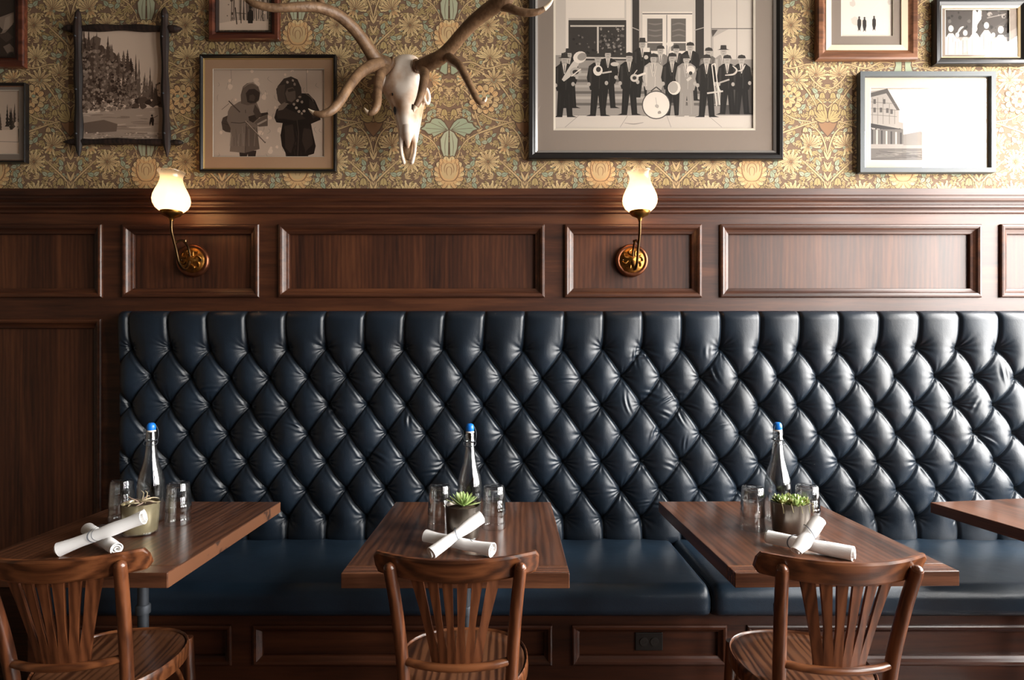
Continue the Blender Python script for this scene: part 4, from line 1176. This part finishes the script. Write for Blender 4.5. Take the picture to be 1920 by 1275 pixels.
for x in (1336, 1384): a.line([(x, -100), (x, 108)], 1.6, 5)
a.line([(1336, 50), (1416, 50)], 1.6, 3); a.line([(1100, 105), (1190, 106)], 3, 7); a.rect(1360, 150, 1416, 212, 2); a.rect(1040, 112, 1050, 205, 5)
a.rect(1040, 212, 1420, 250, 7); a.line([(1040, 213), (1420, 213)], 1.5, 4)
for p in (((1164, 236), (1178, 214)), ((1260, 236), (1252, 214)), ((1356, 236), (1330, 214)), ((1060, 236), (1086, 214))): a.line(p, 0.9, 5)
a.stroke([(1172, 228), (1190, 230), (1208, 227)], 1.4, 4)
def man(x, yf, h, c, hat, legs=True, face=6, shirt=7, lean=0):
    """standing man: feet at yf, height h px"""
    hd = h*0.066; sh = yf-h*0.82; hip = yf-h*0.47; w = h*0.135
    if legs:
        a.poly([(x-w*.75, hip), (x+w*.75, hip), (x+w*.95, yf-3), (x+w*1.5, yf), (x+w*.3, yf), (x+w*.05, hip+h*.14), (x-w*.25, yf), (x-w*1.4, yf), (x-w*.9, yf-3)], c if c != 6 else 5)
    a.poly([(x-w*.5, sh-h*.02), (x+w*.5, sh-h*.02), (x+w*1.05, sh+h*.035), (x+w*1.3, sh+h*.22), (x+w*1.1, hip-h*.03), (x+w*.9, hip+h*.06), (x-w*.9, hip+h*.06), (x-w*1.1, hip-h*.03), (x-w*1.3, sh+h*.22), (x-w*1.05, sh+h*.035)], c)
    a.poly([(x-w*.28, sh-h*.02), (x+w*.28, sh-h*.02), (x+w*.05, sh+h*.14), (x-w*.05, sh+h*.14)], shirt)
    a.line([(x, sh), (x, sh+h*.12)], 1.0, 1)
    a.poly([(x-w*1.0, sh+h*.05), (x-w*.7, sh+h*.05), (x-w*.75, hip), (x-w*.95, hip)], min(8, c+1)); a.line([(x+w*.35, sh+h*.03), (x+w*.1, sh+h*.2)], 0.7, min(8, c+2)); a.line([(x-w*.35, sh+h*.03), (x-w*.1, sh+h*.2)], 0.7, min(8, c+2))
    a.line([(x+w*.2, sh+h*.2), (x+w*.15, hip+h*.04)], 0.6, min(8, c+2)); a.ell(x-w*1.05, hip-h*.03, hd*.42, hd*.5, face); a.ell(x+w*1.0, hip-h*.05, hd*.42, hd*.5, face)
    if legs: a.line([(x-w*.5, hip+h*.1), (x-w*.55, yf-5)], 0.6, min(8, c+1)); a.line([(x+w*.5, hip+h*.1), (x+w*.6, yf-5)], 0.6, min(8, c+1))
    yh = sh-h*.075
    a.ell(x+lean, yh, hd*.78, hd*1.05, face); a.line([(x+lean-hd*.4, yh-hd*.1), (x+lean+hd*.4, yh-hd*.1)], 0.8, 3); a.line([(x+lean-hd*.25, yh+hd*.5), (x+lean+hd*.25, yh+hd*.5)], 0.7, 3)
    if hat == 'cap': a.poly([(x+lean-hd, yh-hd*.5), (x+lean-hd*.8, yh-hd*1.2), (x+lean, yh-hd*1.45), (x+lean+hd*.85, yh-hd*1.2), (x+lean+hd*1.1, yh-hd*.5)], 1)
    elif hat == 'brim': a.poly([(x+lean-hd*1.6, yh-hd*.5), (x+lean-hd*.8, yh-hd*.75), (x+lean-hd*.7, yh-hd*1.7), (x+lean+hd*.7, yh-hd*1.7), (x+lean+hd*.8, yh-hd*.75), (x+lean+hd*1.6, yh-hd*.5)], 1)
    else: a.poly([(x+lean-hd*.8, yh-hd*.3), (x+lean-hd*.6, yh-hd*1.15), (x+lean, yh-hd*1.3), (x+lean+hd*.6, yh-hd*1.15), (x+lean+hd*.8, yh-hd*.3)], 1)
for x, yf, c, hat in ((1067, 200, 0, 'brim'), (1141, 200, 0, 'brim'), (1206, 180, 0, 'brim'), (1240, 192, 4, 'cap'), (1270, 190, 1, 'hair'), (1296, 186, 0, 'cap'), (1331, 196, 3, 'cap'), (1359, 194, 5, 'brim'), (1366, 212, 0, 'cap'), (1393, 212, 0, 'cap')):
    man(x, yf, 112 if yf < 205 else 114, c, hat)
for x, yf, c, hat in ((1059, 217, 0, 'brim'), (1122, 215, 0, 'cap'), (1181, 213, 0, 'cap'), (1227, 215, 6, 'cap'), (1262, 214, 0, 'cap'), (1289, 216, 5, 'hair'), (1327, 217, 0, 'cap')):
    man(x, yf, 120, c, hat)
# instruments
a.stroke([(1056, 148), (1068, 134), (1080, 116), (1088, 106)], 13, 7); a.ell(1088, 104, 13, 11, 8, a=-.4); a.ell(1092, 103, 9, 7, 5, a=-.4); a.ell(1080, 132, 11, 9, 6); a.ell(1080, 132, 6, 4.5, 1); a.line([(1072, 140), (1090, 126)], 2, 8)
a.ell(1122, 129, 9, 10, 8); a.ell(1123, 127, 4.6, 5, 1); a.line([(1130, 134), (1148, 131)], 3, 7); a.ell(1154, 117, 8, 4, 7)
a.ell(1191, 143, 8, 7.5, 7); a.ell(1191, 143, 4, 3.5, 1); a.line([(1196, 140), (1212, 134)], 4, 8); a.line([(1190, 136), (1196, 128)], 1.6, 7)
a.stroke([(1254, 98), (1258, 86), (1262, 76)], 4, 7); a.ell(1258, 79, 7, 5, 8)
a.ell(1266, 162, 12, 13, 8); a.ell(1264, 161, 9, 11, 6); a.ell(1297, 128, 8, 8, 8); a.ell(1297, 134, 3.5, 3.5, 1); a.line([(1290, 148), (1298, 142)], 5, 7)
a.line([(1337, 118), (1346, 196)], 1.8, 8); a.line([(1343, 116), (1352, 194)], 1.8, 8); a.line([(1337, 118), (1343, 116)], 1.8, 8); a.line([(1328, 172), (1358, 168)], 3, 7); a.line([(1346, 150), (1352, 168)], 2, 8)
a.stroke([(1376, 120), (1384, 128), (1378, 136), (1362, 138)], 3.6, 7); a.line([(1352, 152), (1370, 146)], 3, 6); a.stroke([(1400, 118), (1394, 128), (1386, 130)], 3, 7); a.ell(1213, 104, 4, 4, 7); a.line([(1208, 90), (1220, 90)], 8, 8)
a.ell(1232, 194, 27, 27, 2, 28); a.ell(1232, 194, 25, 25, 8, 28); a.blob(1234, 196, 4, 6, rg); a.blob(1238, 208, 4, 5, rg); a.line([(1231, 180), (1234, 200)], 1, 6); a.line([(1222, 168), (1232, 160)], 2, 1); a.line([(1242, 168), (1232, 160)], 2, 1)
picture('large brass band photograph with drum, grey mat and wide black frame', (991, -160, 1468, 299), 13, M['black'], (1038, -120, 1418, 243), a, NEU, 7, MAT_GREY, [(4.5, 0.75, SILV)], depth=0.030, be=0.010)
# --- three small figures
a = Print(); rg = random.Random(31)
a.rect(1575, -80, 1680, 70, 8)
for i in range(16): a.blob(rg.uniform(1580, 1676), rg.uniform(-60, 60), rg.uniform(4, 10), rg.choice((7, 8, 8)), rg)
for x, y in ((1615, 34), (1625, 35), (1643, 33)):
    a.poly([(x-3.6, y+10), (x-3.4, y), (x-1.5, y-3), (x+1.5, y-3), (x+3.4, y), (x+3.6, y+10), (x+1.6, y+19), (x-1.6, y+19)], 1); a.ell(x, y-5, 1.9, 2.3, 2); a.line([(x-2, y+16), (x-2, y+21)], 1.2, 4); a.line([(x+2, y+16), (x+2, y+21)], 1.2, 4)
picture('photograph of three tiny figures on snow, grey mat and warm brown frame', (1531, -120, 1720, 112), 18, FR_BROWN, (1579, -80, 1678, 66), a, NEU, 8, MAT_GREY, [(11, 0.7, CREAMW)], depth=0.032)
# --- costumed group
a = Print(); rg = random.Random(33)
a.rect(1770, 10, 1900, 105, 2)
for i in range(40): a.blob(rg.uniform(1775, 1898), rg.uniform(16, 50), rg.uniform(1.5, 5), rg.choice((1, 1, 2, 3, 5)), rg, 6)
a.rect(1775, 66, 1898, 104, 5)
def robed(x, yh, s, c):
    a.poly([(x-s*1.5, 104), (x-s*1.4, yh+s*2.4), (x-s*.5, yh+s*1.1), (x+s*.5, yh+s*1.1), (x+s*1.4, yh+s*2.4), (x+s*1.6, 104)], c); a.ell(x, yh, s*.62, s*.8, 7); a.line([(x-s*.6, yh+s*2), (x-s*.7, 102)], 1, 4); a.line([(x+s*.4, yh+s*2), (x+s*.6, 102)], 1, 5)
for x, yh, s, c in ((1788, 50, 8, 7), (1815, 58, 7, 6), (1833, 50, 8, 8), (1855, 44, 8, 7), (1882, 52, 9, 8), (1800, 62, 6, 7), (1868, 62, 6, 6)): robed(x, yh, s, c)
a.poly([(1828, 62), (1829, 16), (1834, 14), (1838, 20), (1840, 15), (1846, 16), (1845, 32), (1838, 42), (1834, 62)], 8); a.stroke([(1800, 60), (1806, 50), (1812, 46)], 4, 7); a.line([(1856, 30), (1892, 22)], 1.6, 5)
picture('photograph of a group in pale robes, black frame with gilt liner', (1752, -2, 1926, 121), 13, M['black'], (1775, 15, 1897, 101), a, NEU, 3, MAT_GREY, [(3, 0.7, plain('pale gilt liner', (214, 190, 150), 0.5))], depth=0.032)
# --- old timber building
a = Print(); rg = random.Random(36)
a.rect(1630, 155, 1850, 305, 7)
a.poly([(1634, 300), (1634, 168), (1668, 164), (1690, 204), (1690, 226), (1698, 228), (1698, 268), (1698, 300)], 5)
a.poly([(1634, 172), (1668, 163), (1692, 204), (1686, 204), (1666, 172), (1634, 180)], 2)
for y in (188, 200, 212): a.line([(1636, y), (1686, y+4)], 1, 3)
for x in (1640, 1650, 1660, 1672, 1682): a.line([(x, 180 + max(0, x-1662)*1.2), (x, 230)], 1, 3)
for x, y in ((1644, 204), (1656, 204), (1668, 205), (1644, 188), (1662, 188), (1676, 207)): a.rect(x-2.4, y-5, x+2.4, y+4, 2)
a.poly([(1634, 228), (1698, 240), (1698, 246), (1634, 236)], 1)
for i in range(7): a.rect(1636+i*9, 238, 1639+i*9, 270, 1); 
a.rect(1634, 240, 1698, 268, 3)
for i in range(7): a.rect(1638+i*9, 240+i, 1641+i*9, 268, 6 if i % 2 else 1)
a.rect(1634, 268, 1846, 276, 5); a.rect(1634, 276, 1846, 300, 3); a.poly([(1698, 250), (1730, 244), (1760, 254), (1846, 250), (1846, 270), (1698, 270)], 4)
for i in range(30): a.stroke([(rg.uniform(1636, 1800), 278 + rg.random()*18)]*1 + [(rg.uniform(1640, 1840), 280 + rg.random()*16)], 1, rg.choice((2, 4)))
picture('old timber building photograph in a grey frame, glass mirroring the window', (1611, 135, 1865, 324), 9, FR_GREY, (1634, 162, 1846, 300), a, NEU, 7, MAT_CREAM, [], depth=0.030, bevelled=False)
# =================================================================== sconces
def make_sconce(label, x):
    t = thing('wall_sconce', label, 'wall lamp', (x, WY+0.015, wz(488)), group='brass wall sconces with glowing shades')
    zc = wz(488)
    # backplate
    b = MB(); b.lathe([(0.0, 0.0), (0.079, 0.0), (0.079, 0.010), (0.074, 0.018), (0.066, 0.020), (0.060, 0.016), (0.058, 0.016)], (0, 0, 0), 44, axis='Y')
    bp = b.build('backplate', plain('copper brown rim', (128, 78, 54), 0.32, 0.9, vary=0.3, vscale=30), t)
    b = MB(); b.lathe([(0.060, 0.016), (0.054, 0.021), (0.040, 0.024), (0.024, 0.030), (0.014, 0.036), (0.0, 0.038)], (0, 0, 0), 40, axis='Y')
    for k in range(8):
        a = 2*pi*k/8 + 0.2
        b.tube([(0.022*cos(a), -0.030, 0.022*sin(a)), (0.040*cos(a+.25), -0.029, 0.040*sin(a+.25)), (0.050*cos(a-.1), -0.024, 0.050*sin(a-.1))], [0.005, 0.0065, 0.003], 8)
    b.build('embossed_rosette', M['brass_ornate'], bp)
    for sx in (-1, 1):
        b = MB(); b.lathe([(0.006, 0.020), (0.006, 0.026), (0.003, 0.029), (0.0, 0.029)], (sx*0.047, 0, 0), 14, axis='Y'); b.build('screw', M['brass_dark'], bp)
    # arm: out from the plate, loops down and up to the shade
    YA = -0.185
    b = MB()
    b.tube([(0, -0.03, -0.004), (0.0, -0.052, -0.034), (0.0, -0.085, -0.052), (0.0, -0.125, -0.028), (0.0, -0.150, 0.030), (0.0, -0.172, 0.075), (0.0, YA, 0.110), (0, YA, 0.160)], [0.0062]*8, 12, sub=8)
    b.tube([(0, -0.03, 0.012), (0, -0.045, 0.050), (0, -0.070, 0.072), (0, -0.105, 0.078), (0, -0.140, 0.064), (0, -0.158, 0.050)], [0.005]*6, 12, sub=6)
    b.lathe([(0.0, 0.0), (0.009, 0.004), (0.009, 0.012), (0.0, 0.016)], (0, -0.075, 0.072), 14)
    b.build('arm', M['brass_dark'], t)
    b = MB(); b.lathe([(0.0, 0.150), (0.008, 0.150), (0.010, 0.160), (0.018, 0.166), (0.036, 0.174), (0.045, 0.184), (0.046, 0.192), (0.043, 0.194), (0.038, 0.186), (0.0, 0.180)], (0, YA, 0), 36)
    b.build('shade_holder', M['brass'], t)
    # tulip shade with a gently scalloped mouth
    prof = [(0.038, 0.188), (0.052, 0.195), (0.066, 0.208), (0.075, 0.226), (0.0775, 0.243), (0.074, 0.263), (0.064, 0.287), (0.054, 0.307), (0.0475, 0.326), (0.0455, 0.340), (0.047, 0.352), (0.053, 0.364), (0.0575, 0.369)]
    rings = []; ns = 60
    for r, h in prof:
        w = max(0, (h-0.33)/0.04)
        rings.append([((r + 0.0008*w*cos(6*a))*cos(a), YA + (r + 0.0008*w*cos(6*a))*sin(a), h + 0.0015*w*cos(6*a)) for a in [2*pi*j/ns for j in range(ns)]])
    b = MB(); b.loft(rings, 0, True, False, False)
    sh = b.build('glass_shade', SHADE, t)
    sd = sh.modifiers.new('thick', 'SOLIDIFY'); sd.thickness = 0.0025; sd.offset = -1
    b = MB(); b.lathe([(0.0, 0.275), (0.010, 0.273), (0.019, 0.262), (0.023, 0.246), (0.019, 0.226), (0.012, 0.210), (0.010, 0.19), (0.0, 0.19)], (0, YA, 0), 24); b.build('bulb', BULB, t)
    return t
m, nt, bsd = new_mat('frosted glowing glass')
nt.nodes.remove(bsd)
tl = N(nt, 'ShaderNodeBsdfTranslucent'); tl.inputs[0].default_value = (1.0, 0.88, 0.70, 1)
tp = N(nt, 'ShaderNodeBsdfTransparent'); tp.inputs[0].default_value = (1, .95, .88, 1)
em = N(nt, 'ShaderNodeEmission'); em.inputs[0].default_value = (1.0, 0.74, 0.46, 1); em.inputs[1].default_value = SHADE_EMIT
gl = N(nt, 'ShaderNodeBsdfGlossy'); gl.inputs['Roughness'].default_value = 0.2
x1 = N(nt, 'ShaderNodeMixShader')
tc = N(nt, 'ShaderNodeTexCoord'); sp = N(nt, 'ShaderNodeSeparateXYZ'); nt.links.new(tc.outputs['Object'], sp.inputs[0])
cl = N(nt, 'ShaderNodeMapRange'); cl.inputs['From Min'].default_value = 0.315; cl.inputs['From Max'].default_value = 0.368; cl.inputs['To Min'].default_value = 0.15; cl.inputs['To Max'].default_value = 0.80
nt.links.new(sp.outputs['Z'], cl.inputs['Value']); nt.links.new(cl.outputs[0], x1.inputs[0])
fd = N(nt, 'ShaderNodeMapRange'); fd.inputs['From Min'].default_value = 0.28; fd.inputs['From Max'].default_value = 0.365; fd.inputs['To Min'].default_value = SHADE_EMIT; fd.inputs['To Max'].default_value = SHADE_EMIT*0.15
nt.links.new(sp.outputs['Z'], fd.inputs['Value']); nt.links.new(fd.outputs[0], em.inputs[1])
x2 = N(nt, 'ShaderNodeMixShader'); x2.inputs[0].default_value = 0.06
ad = N(nt, 'ShaderNodeAddShader')
nt.links.new(tl.outputs[0], x1.inputs[1]); nt.links.new(tp.outputs[0], x1.inputs[2])
nt.links.new(x1.outputs[0], x2.inputs[1]); nt.links.new(gl.outputs[0], x2.inputs[2])
nt.links.new(x2.outputs[0], ad.inputs[0]); nt.links.new(em.outputs[0], ad.inputs[1])
nt.links.new(ad.outputs[0], nt.nodes['Material Output'].inputs['Surface'])
SHADE = m
m, nt, bsd = new_mat('lit bulb')
bsd.inputs['Base Color'].default_value = (1, 1, 1, 1)
bsd.inputs['Emission Color'].default_value = (1.0, 0.58, 0.27, 1); bsd.inputs['Emission Strength'].default_value = BULB_EMIT
BULB = m
sc1 = make_sconce('lit brass wall sconce under the photograph of two people in parkas', wx(360))
sc2 = copy_tree(sc1); sc2['label'] = 'lit brass wall sconce under the large brass band photograph'; sc2.location.x = wx(1185)

# =================================================================== mounted skull with antlers
sk = thing('mounted_antler_skull', 'bleached animal skull with large brown antlers mounted on the wallpapered wall', 'skull trophy', (wx(762, 2.80), 2.808, wz(190, 2.70)))
O = Vector(sk.location)
def bone_mat():
    m = plain('bleached bone', (244, 228, 212), 0.55, vary=0.14, vscale=9, bump=0.3, bscale=45)
    r = [n for n in m.node_tree.nodes if n.type == 'VALTORGB'][0].color_ramp.elements
    r[0].position = 0.34; r[0].color = lin((206, 168, 136)); r[1].position = 0.56; r[1].color = lin((248, 234, 220))
    return m
BONE = bone_mat()
def Q(px, py, d): return P(px, py, d) - O
# lofted head: (pixel y, centre px, half width px left, right, front distance from wall, back distance)
SECT = [(106, 765, 8, 8, 0.115, 0.085), (108, 765, 18, 17, 0.135, 0.06), (114, 764.5, 25, 23, 0.155, 0.03), (124, 764, 28, 25, 0.172, 0.01), (136, 762, 30, 24.5, 0.183, 0.01), (146, 761, 33, 26, 0.188, 0.01),
        (156, 760, 37, 30, 0.190, 0.012), (164, 760, 43, 33, 0.190, 0.015), (171, 760.5, 44, 35, 0.188, 0.02), (179, 761, 40, 35, 0.187, 0.03), (187, 762, 36, 34, 0.186, 0.035), (195, 763, 33, 31, 0.186, 0.04),
        (206, 764, 28, 28, 0.185, 0.045), (220, 764.5, 24.5, 25, 0.182, 0.05), (236, 765, 20.5, 22, 0.176, 0.055), (250, 765, 18, 19, 0.168, 0.06), (260, 765, 17.5, 18, 0.160, 0.062), (268, 765, 17.5, 17.5, 0.150, 0.064)]
rings = []; ns = 44
for (y, cx, wl, wr, fr, bk) in SECT:
    d = 2.808 - (fr*0.55 + bk*0.45); k = d/F
    ring = []
    for j in range(ns):
        a = 2*pi*j/ns; c, s = cos(a), sin(a)
        ex = 0.80
        xx = (abs(c)**ex)*(1 if c > 0 else -1); yy = (abs(s)**ex)*(1 if s > 0 else -1)
        w = (wr if c > 0 else wl)*k
        yc = (fr+bk)/2; yh = (fr-bk)/2
        # a slight ridge down the middle of the face, hollows beside it
        front = max(0, -s)
        hol = -0.010*front*math.exp(-((abs(c)-0.55)/0.18)**2)*math.exp(-((y-205)/28.0)**2) + 0.006*front*math.exp(-(c/0.25)**2)*math.exp(-((y-225)/40.0)**2) - 0.006*front*math.exp(-(c/0.22)**2)*math.exp(-((y-150)/16.0)**2)
        ring.append(((cx-CX)/F*d - O.x + w*xx, -(yc) + yh*yy - hol*1.0, CH - (y-CY)/F*d - O.z))
    rings.append(ring)
b = MB(); b.loft(rings, 0, True, True, True)
skm = b.build('skull', BONE, sk)
ss = skm.modifiers.new('smooth', 'SUBSURF'); ss.levels = 1; ss.render_levels = 1
# eye sockets, foramina, muzzle prongs
b = MB()
def ring_torus(b, c, r1, r2, nrm, rt, seg=22, m=0):
    nrm = Vector(nrm).normalized(); u = Vector((0, 0, 1)); u = (u - nrm*u.dot(nrm)).normalized(); w = nrm.cross(u)
    b.tube([Vector(c) + u*r1*cos(2*pi*i/seg) + w*r2*sin(2*pi*i/seg) for i in range(seg+1)], rt, 10, m, sub=1)
eL, eR = Q(717, 153, 2.668), Q(799.5, 180, 2.674)
ring_torus(b, eL, 0.028, 0.022, (-0.85, -0.5, 0.1), 0.0085); b.build('eye_socket_rim', BONE, skm)
b = MB(); ring_torus(b, eR, 0.035, 0.017, (0.75, -0.65, 0.1), 0.0075); b.build('eye_socket_rim', BONE, skm)
b = MB()
def disc(b, c, r1, r2, nrm, dep, m=0, seg=18):
    nrm = Vector(nrm).normalized(); u = Vector((0, 0, 1)); u = (u - nrm*u.dot(nrm)).normalized(); w = nrm.cross(u)
    pts = [Vector(c) + u*r1*cos(2*pi*i/seg) + w*r2*sin(2*pi*i/seg) + nrm*dep for i in range(seg)]
    b.add(pts + [Vector(c) - nrm*0.006], [(i, (i+1) % seg, seg) for i in range(seg)], m, True)
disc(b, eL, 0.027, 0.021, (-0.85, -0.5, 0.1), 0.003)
b.build('eye_hollow', M['black_soft'], skm)  # dark disc, the socket's shade put into its colour
b = MB(); disc(b, eR, 0.033, 0.016, (0.75, -0.65, 0.1), 0.002); b.build('eye_hollow', plain('tan hollow', (168, 138, 108), 0.8), skm)
for (px, py, r, w, d) in ((740, 206, 0.016, 0.006, 2.634), (735.5, 176, 0.005, 0.003, 2.628), (774, 200, 0.013, 0.004, 2.628), (755.5, 110, 0.006, 0.006, 2.664)):
    b = MB(); c = Q(px, py, d)
    pts = [(c.x + w*cos(q), c.y, c.z + r*sin(q)) for q in [2*pi*j/12 for j in range(12)]]
    pts2 = [(x, y+0.03, z) for x, y, z in pts]
    b.loft([pts, pts2], 0, False)
    b.build('foramen', M['black_soft'], skm)  # solid dark plug, shade of a small hole put into its colour
for s in (-1, 1):
    b = MB(); x0 = 765
    b.tube([Q(x0+s*11.5, 250, 2.668), Q(x0+s*12.6, 264, 2.672), Q(x0+s*13, 276, 2.676), Q(x0+s*11.8, 288, 2.682), Q(x0+s*9.5, 298, 2.686), Q(x0+s*7.5, 305, 2.690), Q(x0+s*6.5, 308, 2.692)], [0.0125, 0.0115, 0.0085, 0.0075, 0.0085, 0.0085, 0.004], 14)
    b.build('muzzle_prong', BONE, skm)
b = MB(); b.tube([Q(765, 236, 2.650), Q(765, 252, 2.652), Q(765, 264, 2.660), Q(765, 273, 2.667), Q(765, 278, 2.671)], [0.026, 0.022, 0.015, 0.008, 0.002], 16); b.build('nasal_bone', BONE, skm)
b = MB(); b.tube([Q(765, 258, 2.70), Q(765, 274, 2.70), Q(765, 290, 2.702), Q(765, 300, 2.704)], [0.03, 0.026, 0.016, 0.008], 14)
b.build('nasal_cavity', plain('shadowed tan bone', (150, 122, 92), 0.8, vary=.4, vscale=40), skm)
# antlers
def antler_mat():
    m, nt, b = new_mat('antler')
    tc = N(nt, 'ShaderNodeTexCoord'); nz = N(nt, 'ShaderNodeTexNoise', i_Scale=16.0, i_Detail=8.0, i_Roughness=0.65)
    nt.links.new(tc.outputs['Object'], nz.inputs['Vector'])
    rp = N(nt, 'ShaderNodeValToRGB'); e = rp.color_ramp.elements
    e[0].position = 0.3; e[0].color = lin((76, 52, 34)); e[1].position = 0.75; e[1].color = lin((154, 120, 88))
    nt.links.new(nz.outputs['Fac'], rp.inputs['Fac']); nt.links.new(rp.outputs['Color'], b.inputs['Base Color'])
    b.inputs['Roughness'].default_value = 0.5
    n2 = N(nt, 'ShaderNodeTexNoise', i_Scale=70.0, i_Detail=5.0); nt.links.new(tc.outputs['Object'], n2.inputs['Vector'])
    bp = N(nt, 'ShaderNodeBump', i_Strength=0.6, i_Distance=0.004); nt.links.new(n2.outputs['Fac'], bp.inputs['Height']); nt.links.new(bp.outputs['Normal'], b.inputs['Normal'])
    return m
ANT = antler_mat(); TIP = plain('ivory tine tip', (238, 216, 188), 0.4)
def branch(b, pts, tip=True):
    """pts = [(px, py, d, width px)]"""
    p3 = [Q(a, c, d) for a, c, d, w in pts]; rr = [w/2*d/F for a, c, d, w in pts]
    if tip and len(pts) > 2:
        pp, r2 = crom(p3, rr, 7); k = len(pp) - 13
        b.tube(pp[:k+1], r2[:k+1], 16, 0, sub=1, cap=True); b.tube(pp[k:], r2[k:], 16, 1, sub=1)
    else: b.tube(p3, rr, 16, 0, sub=7)
b = MB()
branch(b, [(734, 122, 2.65, 22), (722, 119, 2.62, 27), (706, 113, 2.585, 30), (694, 96, 2.55, 25), (678, 72, 2.51, 23), (658, 48, 2.46, 22), (630, 26, 2.40, 21), (596, 14, 2.34, 19), (560, 13, 2.30, 17), (520, 15, 2.27, 15), (490, 11, 2.25, 14), (470, 4, 2.24, 12), (452, -12, 2.24, 9), (440, -34, 2.25, 3)])
branch(b, [(606, 16, 2.36, 14), (596, -14, 2.36, 14), (592, -60, 2.40, 12), (600, -110, 2.44, 4)])
branch(b, [(712, 119, 2.58, 24), (692, 126, 2.52, 21), (672, 140, 2.46, 19), (652, 166, 2.40, 18), (636, 192, 2.36, 17), (622, 207, 2.335, 16), (606, 214, 2.325, 14), (592, 213, 2.32, 10), (584, 209, 2.32, 6), (578, 204, 2.32, 1.5)])
branch(b, [(724, 126, 2.62, 20), (714, 138, 2.57, 19), (709, 158, 2.53, 17), (708, 180, 2.505, 16), (707, 197, 2.49, 15), (701, 208, 2.48, 13), (693, 212, 2.478, 10), (687, 208, 2.477, 6), (683, 202, 2.477, 1.5)])
ring_torus(b, Q(731, 121, 2.642), 0.030, 0.030, (-0.8, -0.5, 0.2), 0.006)
b.build('antler', [ANT, TIP], sk)
b = MB()
branch(b, [(782, 126, 2.65, 22), (793, 124, 2.62, 27), (808, 117, 2.585, 28), (828, 106, 2.55, 26), (846, 88, 2.52, 24), (868, 62, 2.47, 24), (894, 36, 2.42, 25), (926, 12, 2.36, 28), (950, -4, 2.32, 26), (980, -40, 2.30, 18), (1000, -90, 2.32, 4)])
branch(b, [(930, 10, 2.36, 18), (952, 14, 2.33, 16), (975, 22, 2.31, 15), (998, 24, 2.30, 13), (1016, 19, 2.295, 10), (1030, 8, 2.29, 7), (1038, -4, 2.29, 2)])
branch(b, [(836, 104, 2.55, 18), (850, 114, 2.50, 19), (862, 124, 2.47, 16), (874, 146, 2.44, 14), (884, 166, 2.42, 13), (893, 184, 2.405, 12), (900, 192, 2.40, 10), (907, 191, 2.40, 7), (911, 186, 2.40, 4), (912, 181, 2.40, 1.5)])
branch(b, [(794, 130, 2.61, 20), (796, 144, 2.56, 18), (793, 162, 2.53, 16), (788, 182, 2.51, 14), (781, 197, 2.50, 11), (777, 204, 2.50, 7), (776, 210, 2.50, 2)])
ring_torus(b, Q(785, 125, 2.642), 0.030, 0.030, (0.8, -0.5, 0.2), 0.006)
b.build('antler', [ANT, TIP], sk)

# =================================================================== render look
SC.view_settings.view_transform = 'Standard'
SC.view_settings.look = 'None'
SC.view_settings.gamma = 1.0
SC.view_settings.use_curve_mapping = False
SC.view_settings.exposure = EXPOSURE
cy_ = SC.cycles
cy_.max_bounces = 12; cy_.transparent_max_bounces = 24; cy_.glossy_bounces = 5; cy_.diffuse_bounces = 5
cy_.sample_clamp_indirect = 4.0; cy_.blur_glossy = 0.6
cy_.use_denoising = True
